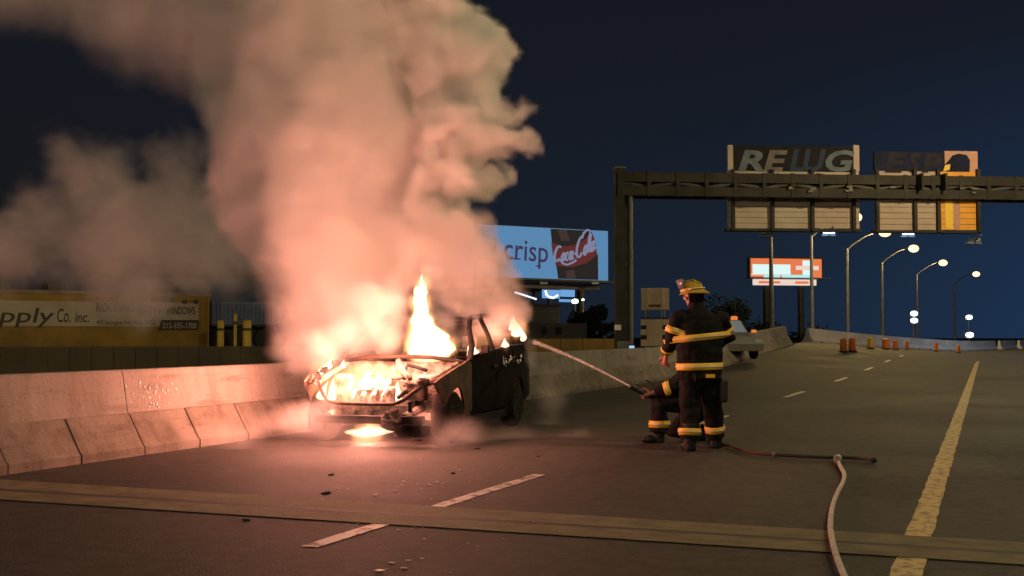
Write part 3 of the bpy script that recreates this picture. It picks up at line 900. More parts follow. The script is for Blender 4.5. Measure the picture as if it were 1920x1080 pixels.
for k in range(nb):
    a, c = xr * k / nb, xr * (k + 1) / nb
    MB().tube([(a, .15, zb0_), (c, .15, zt1)] if k % 2 else [(a, .15, zt1), (c, .15, zb0_)], .06, 6).build('lattice_brace', M['gantry_pale'], ga)
    MB().box((a - .07, -.02, zb1_ - .02), (a + .07, .36, zt0 + .02)).build('splice_plate', M['gantry'], ga)
    MB().tube([(a, .34, zb0_ - .1), (c, .9, zb0_ - .1)], .05, 6).build('cross_brace', M['gantry_pale'], ga)
c0 = XG(1155); c1 = XG(1172)
MB().box((c0, .02, 0), (c1, .34, zt0 + .12)).build('column', M['gantry'], ga)
MB().box((c0 - .02, -.03, zt0 + .12), (c1 + .05, .42, zt0 + .18)).build('column_cap', M['gantry_pale'], ga)
MB().tube([(XG(1184), .18, 0), (XG(1184), .18, zb1_)], .10, 12).build('column', M['gantry_pale'], ga)
MB().tube([(XG(1184), 1.05, 0), (XG(1184), 1.05, zb1_)], .10, 12).build('column', M['gantry'], ga)
for f in (.2, .45, .7):
    MB().box((c1, .12, zt0 * f), (XG(1182), .22, zt0 * f + .12)).build('column_tie', M['gantry'], ga)
MB().box((c0 - .05, -.05, ZG(1163, 619)), (c1 - .15, .018, ZG(1163, 609))).build('number_plate', M['reflw'], ga)
random.seed(21)
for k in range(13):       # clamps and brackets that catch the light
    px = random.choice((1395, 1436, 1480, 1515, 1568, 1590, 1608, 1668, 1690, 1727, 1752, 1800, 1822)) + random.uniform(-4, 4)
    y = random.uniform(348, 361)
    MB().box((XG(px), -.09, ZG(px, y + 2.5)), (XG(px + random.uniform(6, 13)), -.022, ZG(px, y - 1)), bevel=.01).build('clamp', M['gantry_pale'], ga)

M['sign_back'] = mat('sign_sheet', (0.50, 0.43, 0.35), rough=0.6, metal=0.0, col2=(0.40, 0.335, 0.27), vscale=1.2)
M['sign_back2'] = mat('sign_sheet_rosy', (0.50, 0.39, 0.32), rough=0.6, col2=(0.41, 0.315, 0.26), vscale=1.2)
M['sign_amber_lit'] = mat('sign_sheet_amber_lit', (0.90, 0.46, 0.06), rough=0.5, col2=(0.80, 0.33, 0.05), vscale=1.4)  # amber light falling on the sheet, put into its colour
M['sign_gold_lit'] = mat('sign_sheet_gold_lit', (0.98, 0.66, 0.09), rough=0.5, var=.15, vscale=2)
M['sign_pink'] = mat('sign_sheet_pink', (0.66, 0.36, 0.27), rough=0.5, col2=(0.50, 0.27, 0.22), vscale=1.2)
M['spray_dark'] = mat('spray_black', (0.020, 0.020, 0.023), spec=0.15, rough=0.7, var=.5, vscale=1.5)
M['spray_grey'] = mat('spray_silver', (0.17, 0.225, 0.275), spec=0.15, rough=0.7, col2=(0.11, 0.14, 0.18), vscale=2.5)
M['spray_tan'] = mat('spray_tan', (0.20, 0.19, 0.19), spec=0.15, rough=0.7, var=.3, vscale=2.5)
M['spray_blue'] = mat('spray_blue', (0.040, 0.065, 0.12), spec=0.15, rough=0.7, var=.3, vscale=2.5)
M['spray_navy'] = mat('spray_navy', (0.018, 0.024, 0.07), spec=0.15, rough=0.7, var=.5, vscale=1.5)
M['spray_plum'] = mat('spray_plum', (0.038, 0.034, 0.055), spec=0.15, rough=0.7, var=.5, vscale=1.8)

def road_sign(name, label, bays, lower, struts, painted, ytop=272, ybot=428):
    p0 = bays[0][0]
    sg, XS, ZS = facade(name, label, 'road sign', p0, 41.25, p0 + 240, 41.65)
    def q(a, b, c, d, y0, y1, nm, m, parent=None):
        return MB().box((XS(a), y0, ZS(a, d)), (XS(c), y1, ZS(a, b))).build(nm, m, parent or sg)
    for (a, c), ms in zip(bays, lower):
        n = 6
        for k in range(n):       # extruded sheets laid one over another
            d0 = 366 + (ybot - 366) * k / n; d1 = 366 + (ybot - 366) * (k + 1) / n
            q(a, d0 + .55, c, d1 - .25, .0, .05, 'sheet', ms)
        q(a, 320, c, 366, .0, .05, 'sheet', ms)
        q(a, 367, c, ybot - 1, .02, .045, 'sheet_backing', M['gantry'])
    for (a, c, m_) in painted:
        q(a, ytop, c, 320.3, -.012, .05, 'sheet', m_)
    for px in struts:
        q(px - 3, 318, px + 3, ybot + 5, -.16, -.02, 'strut', M['gantry'])
        q(px - 2, ytop + 2, px + 2, 320, .052, .16, 'strut', M['gantry'])
    a, c = bays[0][0], bays[-1][1]
    q(a - 3, ybot + .4, c + 2, ybot + 5, -.10, .3, 'catwalk', M['gantry'])
    for px in struts[1:-1]:
        q(px - 2, 330, px + 2, 360, -.75, -.161, 'hanger', M['gantry'])
    return sg, XS, ZS

s1, XS, ZS = road_sign('road_sign', 'back of a road sign with sprayed letters along its top, left of the two', [(1366, 1449), (1449, 1524), (1524, 1614)], [M['sign_back'], M['sign_back'], M['sign_back2']],
    [1375, 1449, 1524, 1602], [(1377, 1604, M['spray_dark']), (1367, 1377, M['sign_back']), (1604, 1615, M['sign_back2'])])
def sprayed(parent, XS, ZS, s, pxl, pxr, m, y=-.02, ybase=320, ytop=281, off=.035, shear=.22, z=-.018, proud=0.0):
    h = ZS(pxl, ytop) - ZS(pxl, ybase)
    return text_mesh('graffiti_letter', s, h / .72, m, parent, (XS(pxl), z - proud, ZS(pxl, ybase)), R90, shear, off, .003, width=XS(pxr) - XS(pxl))
sprayed(s1, XS, ZS, 'R', 1386, 1436, M['spray_grey'])
sprayed(s1, XS, ZS, 'E', 1434, 1480, M['spray_tan'], proud=.002)
sprayed(s1, XS, ZS, 'L', 1483, 1512, M['spray_blue'], ytop=279)
sprayed(s1, XS, ZS, 'U', 1509, 1552, M['spray_blue'], proud=.002, ytop=279)
sprayed(s1, XS, ZS, 'G', 1551, 1606, M['spray_grey'], off=.03)
s2, XT, ZT = road_sign('road_sign', 'back of a road sign, right third coloured as amber lit, right of the two', [(1643, 1717), (1717, 1761), (1761, 1838)], [M['sign_back2'], M['sign_back2'], M['sign_amber_lit']],
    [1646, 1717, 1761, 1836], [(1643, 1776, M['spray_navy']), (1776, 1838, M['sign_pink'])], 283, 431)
MB().box((XT(1775), -.03, ZT(1775, 429)), (XT(1789), -.001, ZT(1775, 377))).build('gold_lit_stripe', M['sign_gold_lit'], s2)  # gold too stands in for the amber light on this third
MB().box((XT(1792), -.026, ZT(1775, 429)), (XT(1803), -.001, ZT(1775, 377))).build('rosy_stripe', M['sign_pink'], s2)
sprayed(s2, XT, ZT, 'E', 1662, 1704, M['spray_plum'], ytop=286, ybase=322)
sprayed(s2, XT, ZT, 'S', 1706, 1730, M['spray_plum'], ytop=286, ybase=322)
sprayed(s2, XT, ZT, 'P', 1732, 1774, M['spray_plum'], ytop=287, ybase=322)
bl_ = MB()
bl_.prism([(XT(px), ZT(px, py)) for px, py in ((1778, 322), (1776, 308), (1784, 300), (1790, 292), (1802, 288), (1817, 291), (1823, 300), (1822, 322))], 1, -.03, -.014)
bl_.build('graffiti_blob', M['spray_navy'], s2)
MB().prism([(XT(px), ZT(px, py)) for px, py in ((1772, 321), (1776, 310), (1786, 308), (1784, 319))], 1, -.04, -.031).build('graffiti_drip', M['sign_gold_lit'], s2)

# lights on the sign catwalks
def sign_light(px, py, lit, label):
    p = dp(px, py, 42.2)
    root = thing('sign_light', label, 'sign light', p, YAW, 'lights hung under the road signs')
    MB().tube([(0, -.75, .16), (0, -.3, .02), (0, 0, 0)], .03, 8).build('bracket', M['galv'], root)
    MB().prism([(-.27, -.12), (.27, -.12), (.19, .06), (-.19, .06)], 1, -.16, .16).build('housing', M['blue_steel'], root)
    e = MB(); e.box((-.21, -.19, -.02), (.21, -.162, .10), bevel=.02)
    e.build('lens', M['lens_cold'] if lit else M['lens_off'], root)
    if lit: lamp('sign_lamp', root, (0, -.4, .3), 25, (0.6, 0.9, 1.0), .1)
sign_light(1437, 438, False, 'unlit sign light by the left lamp pole')
sign_light(1552, 437, True, 'lit sign light under the lettered sign')
sign_light(1700, 439, True, 'lit sign light under the orange ended sign')
sign_light(1824, 452, False, 'unlit sign light hanging lowest at the right')

# ---- grey cabinet with a small light at the gantry's foot
p = dp(1176, 654, 34)
cb = thing('control_cabinet', 'grey control cabinet with a small bluish light at the foot of the gantry', 'cabinet', (p.x, p.y, -4), YAW)
hz = p.z + 4
MB().box((-.25, 0, 0), (.10, .4, hz + .22)).build('cabinet_body', M['galv'], cb)
MB().box((.04, -.06, hz - .06), (.24, .3, hz + .12)).build('light_housing', M['dark_steel'], cb)
MB().box((.05, -.09, hz - .04), (.2, -.061, hz + .09)).build('lens', emitter('cabinet_light', (0.4, 0.62, 0.9), 1.0), cb)
# ================================================================== THE BURNING CAR
CAR_RZ = YAW - math.radians(16)
CP = dp(685, 626, 13.2); CP.z = 0
M['char'] = mat('charred_paint', (0.030, 0.026, 0.024), rough=0.75, spec=0.15, col2=(0.012, 0.011, 0.011), vscale=3.5, bump=0.5, bscale=18)
M['char_rust'] = mat('scorched_rust', (0.10, 0.055, 0.035), rough=0.9, col2=(0.028, 0.022, 0.020), vscale=4.0, bump=0.7, bscale=22, ramp=(0.38, 0.62))
M['ash'] = mat('ash_covered_metal', (0.34, 0.29, 0.24), rough=0.95, col2=(0.07, 0.055, 0.045), vscale=7.0, bump=0.8, bscale=30, ramp=(0.36, 0.6))
M['paint'] = mat('dark_car_paint', (0.006, 0.006, 0.0065), rough=0.85, col2=(0.020, 0.013, 0.010), vscale=2.2, bump=0.10, bscale=7, spec=0.03, ramp=(0.30, 0.52))
M['tyre'] = mat('burnt_tyre', (0.014, 0.012, 0.011), rough=0.95, spec=.1, bump=0.6, bscale=30)
M['rim'] = mat('sooty_rim', (0.12, 0.11, 0.10), rough=0.6, metal=0.6, var=.6, vscale=9)
M['cable'] = mat('burnt_cable', (0.02, 0.018, 0.017), rough=0.8)

car = thing('burning_car', 'dark car on fire against the parapet, hood gone and engine bay burning', 'car', CP, CAR_RZ)
def cx(px): return (px - 685) / 165.0
def cz(py): return H - (py - 626) / 165.0

def half_w(z, y):
    """half width of the bodywork at a height, drawn in towards nose and tail"""
    pts = [(0.0, .80), (.22, .84), (.42, .885), (.75, .885), (.95, .865), (1.12, .83), (1.5, .62)]
    for (a, wa), (b, wb_) in zip(pts, pts[1:]):
        if z <= b:
            w = wa + (wb_ - wa) * max(0, (z - a)) / (b - a); break
    else: w = pts[-1][1]
    return w - .10 * max(0, (.75 - y) / .75) ** 2 - .09 * max(0, (y - 3.3) / .9) ** 2

def panel(name, outline, side, m, thick=.03, inset=0.0, dent=0.0, parent=None):
    """a pressed sheet: outline in (y, z), curved to the body's section, given thickness"""
    bm = bmesh.new()
    vs = [bm.verts.new((0, y, z)) for y, z in outline]
    bm.faces.new(vs)
    bmesh.ops.triangulate(bm, faces=bm.faces[:])
    for _ in range(3):
        es = [e for e in bm.edges if e.calc_length() > .14]
        if not es: break
        bmesh.ops.subdivide_edges(bm, edges=es, cuts=1)
        bmesh.ops.triangulate(bm, faces=[f for f in bm.faces if len(f.verts) > 3])
    for v in bm.verts:
        y, z = v.co.y, v.co.z
        d = dent * noise.noise(Vector((y * 4, z * 4, side * 3.1)))
        v.co.x = side * (half_w(z, y) - inset + d)
    r = bmesh.ops.extrude_face_region(bm, geom=bm.faces[:])
    for v in [g for g in r['geom'] if isinstance(g, bmesh.types.BMVert)]:
        v.co.x -= side * thick
    bmesh.ops.recalc_face_normals(bm, faces=bm.faces[:])
    me = bpy.data.meshes.new(name); bm.to_mesh(me); bm.free()
    for p in me.polygons: p.use_smooth = True
    me.set_sharp_from_angle(angle=math.radians(35))
    return link(name, me, parent or car, m)

FA, RA, WR = 0.62, 3.28, 0.305          # axles and wheel radius
def arch(cy, r, a0, a1, n=9, cz_=.30):
    return [(cy + r * math.cos(math.radians(a0 + (a1 - a0) * k / n)), cz_ + r * math.sin(math.radians(a0 + (a1 - a0) * k / n))) for k in range(n + 1)]
def belt(y): return .985 + .16 * max(0, y - 1.2) / 2.7

for s in (1, -1):
    mf = M['char_rust']
    panel('front_fender', [(.10, .72), (.30, .80), (.75, .89), (1.22, .965), (1.22, .36), (1.10, .30)] + arch(FA, .355, 0, 150)[0:] + [(.17, .60)], s, mf, .03, 0, .03)
    md = M['paint'] if s > 0 else M['char']
    d1 = panel('front_door', [(1.235, .30), (1.235, .97), (1.6, belt(1.6)), (2.24, belt(2.24)), (2.24, .30)], s, md, .05, 0, .006)
    MB().box((s * .905 - .012, 2.02, .845), (s * .905 + .012, 2.17, .875), bevel=.008).build('door_handle', M['char'], d1)
    d2 = panel('rear_door', [(2.255, .30), (2.255, belt(2.25)), (3.10, belt(3.1)), (3.06, .75)] + arch(RA, .38, 112, 176, 5) + [(2.86, .30)], s, md, .05, 0, .006)
    MB().box((s * .905 - .012, 2.88, .885), (s * .905 + .012, 3.03, .915), bevel=.008).build('door_handle', M['char'], d2)
    panel('rear_quarter_panel', [(3.115, belt(3.1)), (4.08, 1.12), (4.16, .9), (4.14, .42), (3.80, .32)] + arch(RA, .38, 4, 108, 9), s, md, .04, 0, .008)
    panel('sill', [(1.1, .29), (2.84, .29), (2.84, .17), (1.1, .17)], s, M['char'], .10, .03)
    # window pillars and roof rail
    def pil(name, pts, r):
        MB().tube([(s * (half_w(z, 2) - .02), y, z) for y, z in pts], r, 8, flat=.75).build(name, M['char'], car, True)
    pil('front_pillar', [(1.22, .95), (1.42, 1.12), (1.68, 1.34), (1.95, 1.475), (2.1, 1.50)], [.042, .036, .032, .034, .03])
    pil('middle_pillar', [(2.27, .98), (2.33, 1.25), (2.38, 1.50)], [.05, .042, .04])
    pil('roof_rail', [(2.05, 1.495), (2.6, 1.52), (3.2, 1.50), (3.55, 1.44)], .035)
    pil('rear_pillar', [(3.5, 1.45), (3.8, 1.28), (4.02, 1.10)], [.05, .07, .09])
    pil('window_sill_rail', [(1.25, .985), (2.2, belt(2.2) + .01), (3.1, belt(3.1) + .01), (3.95, 1.13)], .022)
    # mirror stump on the left side
    if s > 0:
        mi = MB(); mi.tube([(.86, 1.50, 1.0), (.95, 1.47, 1.05)], .025, 8); mi.box((.92, 1.42, 1.03), (1.02, 1.50, 1.13), bevel=.02)
        mi.build('side_mirror', M['char'], car)
    # wheels
    for cy in (FA, RA):
        w = MB()
        R = Matrix.Translation((s * (.66 if cy == FA else .665), cy, WR)) @ Matrix.Rotation(math.pi / 2 * s, 4, 'Y')
        w.lathe([(.18, -.02), (.265, 0.0), (.295, .03), (WR, .06), (WR, .15), (.295, .19), (.265, .215), (.19, .205)], n=28, mat4=R)
        wo = w.build('wheel', M['tyre'], car, True, 50)
        q = MB(); q.lathe([(.0, .10), (.07, .17), (.09, .13), (.15, .13), (.18, .19), (.192, .205), (.192, .02)], n=24, mat4=R)
        for k in range(5):
            a = k * 2 * math.pi / 5
            q.tube([R @ Vector((math.cos(a) * .05, math.sin(a) * .05, .165)), R @ Vector((math.cos(a) * .175, math.sin(a) * .175, .19))], .022, 6)
        q.build('rim', M['rim'], wo)

# roof sheet, sagging, and rear
bm = bmesh.new(); prev = None
for k in range(13):
    y = 2.0 + 1.55 * k / 12
    row = []
    for j in range(11):
        t = -1 + 2 * j / 10
        x = t * .60
        z = 1.50 + .035 * (1 - t * t) - .06 * ((y - 2.7) / .8) ** 2 - .05 * math.exp(-((y - 2.6) / .4) ** 2 - (t * 1.6) ** 2) + .012 * noise.noise(Vector((x * 5, y * 5, 0)))
        row.append(bm.verts.new((x, y, z)))
    if prev:
        for j in range(10): bm.faces.new((prev[j], prev[j + 1], row[j + 1], row[j]))
    prev = row
r = bmesh.ops.extrude_face_region(bm, geom=bm.faces[:])
for v in [g for g in r['geom'] if isinstance(g, bmesh.types.BMVert)]: v.co.z -= .02
bmesh.ops.recalc_face_normals(bm, faces=bm.faces[:])
me = bpy.data.meshes.new('roof'); bm.to_mesh(me); bm.free()
for p in me.polygons: p.use_smooth = True
link('roof', me, car, M['char'])
MB().prism([(3.55, 1.42), (4.0, 1.12), (4.16, .9), (4.14, .40), (4.08, .40), (4.09, .9), (3.94, 1.10), (3.5, 1.38)], 0, -.74, .74).build('tailgate', M['char'], car)
MB().box((-.78, 4.10, .36), (.78, 4.24, .58), bevel=.03).build('rear_bumper', M['char'], car)
MB().box((-.80, 1.1, .16), (.80, 4.1, .22)).build('floor_pan', M['char'], car)
# firewall, cowl, dashboard and seats (frames only)
MB().box((-.80, 1.16, .22), (.80, 1.20, .93)).build('firewall', M['ash'], car)
MB().tube([(-.80, 1.14, .93), (-.4, 1.10, .985), (0, 1.08, .995), (.4, 1.10, .985), (.80, 1.14, .93)], .035, 8, flat=.7).build('cowl', M['char_rust'], car, True)
MB().box((-.74, 1.24, .72), (.74, 1.5, .90), bevel=.04).build('dashboard', M['ash'], car)
st = MB(); st.tube([(.38 + .18 * math.cos(a), 1.62 + .04 * math.sin(a), .92 + .18 * math.sin(a)) for a in [2 * math.pi * k / 20 for k in range(21)]], .014, 6); st.tube([(.38, 1.5, .82), (.38, 1.62, .92)], .02, 6)
st.build('steering_wheel', M['char'], car)
for x in (-.38, .38):
    f = MB(); f.box((x - .22, 1.95, .42), (x + .22, 2.4, .50), bevel=.03)
    for dx in (-.2, .2): f.tube([(x + dx, 2.4, .46), (x + dx, 2.55, .8), (x + dx * .8, 2.62, 1.05)], .02, 6)
    f.tube([(x - .16, 2.62, 1.05), (x + .16, 2.62, 1.05)], .02, 6)
    for k in range(5): f.tube([(x - .19, 2.44 + k * .04, .56 + .1 * k), (x + .19, 2.44 + k * .04, .56 + .1 * k)], .009, 5)
    f.box((x - .1, 2.60, 1.08), (x + .1, 2.67, 1.24), bevel=.03)
    f.build('seat_frame', M['ash'], car)

# ---- the stripped front end
MB().box((-.62, -.02, .255), (.22, .07, .345), bevel=.02).build('bumper_beam', M['char'], car)
MB().box((.30, -.03, .255), (.70, .08, .35), bevel=.025).build('bumper_beam', M['char'], car)
cb_ = MB(); cb_.ico((.32, .0, .30), .12, 3, (1.15, .75, .95), .05); cb_.build('crushed_mount', M['char_rust'], car)
MB().tube([(cx(572), .0, cz(806)), (cx(572), .0, cz(775)), (cx(580), .0, cz(763)), (cx(592), .02, cz(762)), (cx(598), .05, cz(772)), (cx(599), .08, cz(806))], .018, 8).build('tow_bracket', M['char'], car)
MB().tube([(cx(771), .05, cz(772)), (cx(771), .05, cz(752))], .022, 8).build('horn_bracket', M['char'], car)
MB().tube([(cx(576), .12, cz(712)), (cx(583), .12, cz(727)), (cx(592), .10, cz(742)), (cx(602), .08, cz(753)), (cx(622), .07, cz(757)), (cx(690), .06, cz(758)), (cx(738), .07, cz(757)), (cx(757), .09, cz(749)), (cx(775), .11, cz(734)), (cx(792), .14, cz(722))], [.026, .022, .02, .02, .02, .019, .02, .022, .024, .026], 8).build('radiator_support', M['char_rust'], car, True)
hb = MB(); hb.ico((cx(574), .14, cz(708)), .055, 2, (1, .8, 1), .03); hb.ico((cx(586), .2, cz(696)), .05, 2, (1, 1, .8), .03); hb.tube([(cx(562), .2, cz(716)), (cx(552), .22, cz(722))], .02, 6)
hb.build('headlight_mount', M['char_rust'], car)
hb = MB(); hb.ico((cx(790), .16, cz(716)), .06, 2, (1.3, .8, .8), .03); hb.tube([(cx(792), .14, cz(722)), (cx(815), .3, cz(712))], .03, 6)
hb.build('headlight_mount', M['char_rust'], car)
for s in (-1, 1):
    MB().tube([(s * .46, .02, .33), (s * .48, .5, .40), (s * .5, 1.1, .42)], .05, 8).build('chassis_rail', M['ash'], car)
    MB().tube([(s * .66, .15, .70), (s * .70, .6, .80), (s * .72, 1.12, .90)], .035, 8).build('inner_fender_rail', M['ash'], car)
    tw = MB(); tw.lathe([(.15, .35), (.15, .70), (.12, .78), (.05, .80)], (s * .58, FA + .05, 0), 14); tw.build('strut_tower', M['ash'], car, True, 40)
eb = MB(); eb.box((-.34, .38, .30), (.20, .95, .66), bevel=.05)
for k in range(4): eb.tube([(-.28 + k * .13, .40, .62), (-.28 + k * .13, .28, .55), (-.28 + k * .13, .24, .42)], .03, 8)
eb.box((-.28, .45, .66), (.14, .78, .74), bevel=.03)
eb.build('engine_block', M['ash'], car)
ge = MB(); ge.lathe([(.13, -.1), (.15, 0), (.12, .12)], n=14, mat4=Matrix.Translation((.30, .6, .45)) @ Matrix.Rotation(math.pi / 2, 4, 'Y')); ge.build('gearbox', M['ash'], car, True, 50)
bt = MB(); bt.box((.34, .40, .50), (.56, .66, .68), bevel=.02); bt.build('battery', M['char_rust'], car)
MB().box((-.50, .16, .28), (.50, .20, .46)).build('radiator', M['ash'], car)
random.seed(5)
for k in range(9):
    a = Vector((random.uniform(-.55, .6), random.uniform(.3, .9), random.uniform(.55, .8)))
    b = a + Vector((random.uniform(-.3, .3), random.uniform(-.25, .25), random.uniform(-.12, .10)))
    m_ = (a + b) / 2 + Vector((random.uniform(-.1, .1), random.uniform(-.1, .1), random.uniform(.02, .12)))
    MB().tube([a, a.lerp(m_, .6), m_, m_.lerp(b, .6), b], random.uniform(.012, .03), 7).build('burnt_hose', M['ash'] if k % 2 else M['cable'], car, True)
MB().tube([(cx(718), .5, cz(676)), (cx(728), .45, cz(692)), (cx(742), .4, cz(704)), (cx(752), .36, cz(712))], .03, 8).build('hood_strut', M['ash'], car, True)

# broken glass beads and specks of foam clinging to the door
bd_ = MB(); random.seed(11)
for k in range(26):
    y = random.uniform(2.5, 3.5); z = random.uniform(.86, .99) - abs(y - 3) * .05
    bd_.ico((half_w(z, y) + .006, y, z), random.uniform(.008, .026), 1, (.5, 1, random.uniform(.6, 1.3)))
fo = bd_.build('foam_speck', mat('foam', (0.75, 0.78, 0.85), rough=.35), car, True); fo['kind'] = 'stuff'

# ------------------------------------------------------------------ fire
def flame_material():
    m = bpy.data.materials.new('flame'); m.use_nodes = True
    nt = m.node_tree; nt.nodes.clear(); L = nt.links.new
    o = nt.nodes.new('ShaderNodeOutputMaterial')
    lw = nt.nodes.new('ShaderNodeLayerWeight'); lw.inputs['Blend'].default_value = 0.5
    tc = nt.nodes.new('ShaderNodeTexCoord')
    nz = nt.nodes.new('ShaderNodeTexNoise'); nz.inputs['Scale'].default_value = 5.0; nz.inputs['Detail'].default_value = 3
    L(tc.outputs['Object'], nz.inputs['Vector'])
    ad = nt.nodes.new('ShaderNodeMath'); ad.operation = 'ADD'
    sb_ = nt.nodes.new('ShaderNodeMath'); sb_.operation = 'MULTIPLY_ADD'; sb_.inputs[1].default_value = 0.5; sb_.inputs[2].default_value = -0.25
    L(nz.outputs['Fac'], sb_.inputs[0]); L(lw.outputs['Facing'], ad.inputs[0]); L(sb_.outputs[0], ad.inputs[1])
    rp = nt.nodes.new('ShaderNodeValToRGB')
    e = rp.color_ramp.elements
    e[0].position = 0.15; e[0].color = (1.0, 0.80, 0.52, 1)
    e[1].position = 0.75; e[1].color = (1.0, 0.36, 0.12, 1)
    L(ad.outputs[0], rp.inputs[0])
    em = nt.nodes.new('ShaderNodeEmission'); em.inputs[1].default_value = 2.0
    L(rp.outputs[0], em.inputs[0])
    tr = nt.nodes.new('ShaderNodeBsdfTransparent')
    mr = nt.nodes.new('ShaderNodeMapRange'); mr.interpolation_type = 'SMOOTHSTEP'
    mr.inputs['From Min'].default_value = 0.25; mr.inputs['From Max'].default_value = 0.85
    L(ad.outputs[0], mr.inputs['Value'])
    mx = nt.nodes.new('ShaderNodeMixShader')
    L(mr.outputs[0], mx.inputs[0]); L(em.outputs[0], mx.inputs[1]); L(tr.outputs[0], mx.inputs[2])
    L(mx.outputs[0], o.inputs[0])
    return m
M['flame'] = flame_material()
fire = thing('fire', 'bright fire burning in the engine bay and over the dashboard of the car', 'fire', CP, CAR_RZ)
inv_car = (Matrix.Translation(CP) @ Matrix.Rotation(CAR_RZ, 4, 'Z')).inverted()
def flame(rows, Z, depth=.6, rough=.12, name='flame', n=22):
    """rows: (py, px left, px right) from the tip down; a closed, uneven tongue with real thickness"""
    bm = bmesh.new(); rings = []
    fine = []
    for (a, b) in zip(rows, rows[1:]):
        for k in range(4):
            t = k / 4; fine.append(tuple(a[i] + (b[i] - a[i]) * t for i in range(3)))
    fine.append(rows[-1])
    for py, l, r in fine:
        c = inv_car @ dp((l + r) / 2, py, Z); w = (r - l) / 2 / F * Z
        u = inv_car.to_3x3() @ RGT; v = inv_car.to_3x3() @ FWD
        ring = []
        for k in range(n):
            a = 2 * math.pi * k / n
            q = c + u * math.cos(a) * w + v * math.sin(a) * w * depth
            d = noise.noise(q * 5.0 + Vector((Z * 7, 0, 0))) + .5 * noise.noise(q * 12.0)
            q = c + (q - c) * (1 + rough * 2.2 * d)
            ring.append(bm.verts.new(q))
        rings.append(ring)
    for r0, r1 in zip(rings, rings[1:]):
        for k in range(n): bm.faces.new((r0[k], r0[(k + 1) % n], r1[(k + 1) % n], r1[k]))
    bm.faces.new(rings[0][::-1]); bm.faces.new(rings[-1])
    bmesh.ops.recalc_face_normals(bm, faces=bm.faces[:])
    me = bpy.data.meshes.new(name); bm.to_mesh(me); bm.free()
    for p in me.polygons: p.use_smooth = True
    return link(name, me, fire, M['flame'])
def tongue(px, py, Z, h, w, lean=0.0, kink=0.0):
    """a pointed lick of flame rising from a pixel of the photograph"""
    rows = []
    for t, k in ((1.0, .03), (.85, .20), (.68, .42), (.5, .68), (.34, .88), (.18, 1.0), (.06, .85), (0, .45)):
        c = px + lean * t * t + kink * math.sin(t * 5.0)
        rows.append((py - h * t, c - w / 2 * k, c + w / 2 * k))
    return flame(rows, Z, .7, .16, n=16)
flame([(536, 780, 792), (546, 772, 800), (558, 771, 801), (574, 774, 800), (590, 770, 802), (606, 768, 812), (622, 766, 830), (640, 764, 844), (655, 763, 849), (669, 764, 850)], 14.5, .55, .24)
random.seed(31)
tongue(790, 560, 14.5, 46, 14, 4, 3)
# the burning upper edge of the fender at the barrier side
for px, py, h, w, ln in ((598, 704, 24, 18, 18), (612, 694, 24, 16, 14), (640, 692, 18, 14, 8)):
    tongue(px, py, 13.85, h, w, ln, 2)
# licks among the engine parts
for px, py, h, w, ln in ((604, 750, 36, 20, 10), (622, 752, 44, 20, 4), (684, 732, 18, 26, 10), (722, 750, 40, 22, 4), (742, 754, 40, 24, 5), (786, 712, 14, 26, 12)):
    tongue(px, py, random.uniform(13.55, 13.85), h, w, ln, random.uniform(-2, 2))
# on the road under the bumper
flame([(799, 676, 704), (804, 660, 716), (810, 650, 724), (815, 652, 716), (820, 668, 704)], 13.45, .9, .35)
# the back seat and behind
for px, py, Z, h, w, ln in ((968, 632, 16.3, 42, 20, -5), (980, 640, 16.4, 30, 12, -4), (958, 620, 16.2, 26, 12, 3), (945, 652, 15.6, 18, 16, 4), (890, 666, 14.95, 16, 18, 3), (878, 668, 14.9, 20, 10, 2)):
    tongue(px, py, Z, h, w, ln, 2)
# the light those flames give
for (px, py, Z), w_ in zip(((775, 606, 13.5), (690, 712, 13.6), (688, 806, 13.55), (930, 618, 15.7), (560, 694, 13.4), (742, 545, 13.3)), FIRE_W):
    lamp('fire_light', fire, inv_car @ dp(px, py, Z), w_, FIRE, .22)
# ================================================================== THE FIREFIGHTERS
M['skin'] = mat('skin', (0.50, 0.25, 0.19), rough=0.5, var=.15, vscale=20)
M['coat'] = mat('turnout_cloth', (0.012, 0.0115, 0.012), rough=0.85, spec=.2, var=0.35, vscale=9, bump=0.35, bscale=35)
M['trouser'] = mat('turnout_trousers', (0.014, 0.013, 0.0125), rough=0.85, spec=.2, var=0.4, vscale=8, bump=0.35, bscale=30)
M['band'] = mat('reflective_orange_yellow', (1.0, 0.62, 0.045), rough=0.45, var=.12, vscale=14, emit=None)
M['band_pale'] = mat('reflective_pale', (0.92, 0.74, 0.34), rough=0.4)
M['boot'] = mat('boot_rubber', (0.014, 0.014, 0.014), rough=0.55)
M['glove'] = mat('worn_glove', (0.42, 0.19, 0.14), rough=0.7, var=.3, vscale=20)
M['helmet'] = mat('helmet_yellow', (0.55, 0.36, 0.05), rough=0.6, spec=.2, var=.25, vscale=8)
M['visor'] = mat('grey_visor', (0.16, 0.18, 0.20), rough=0.2)
M['leather'] = mat('dark_leather', (0.03, 0.022, 0.018), rough=0.6)

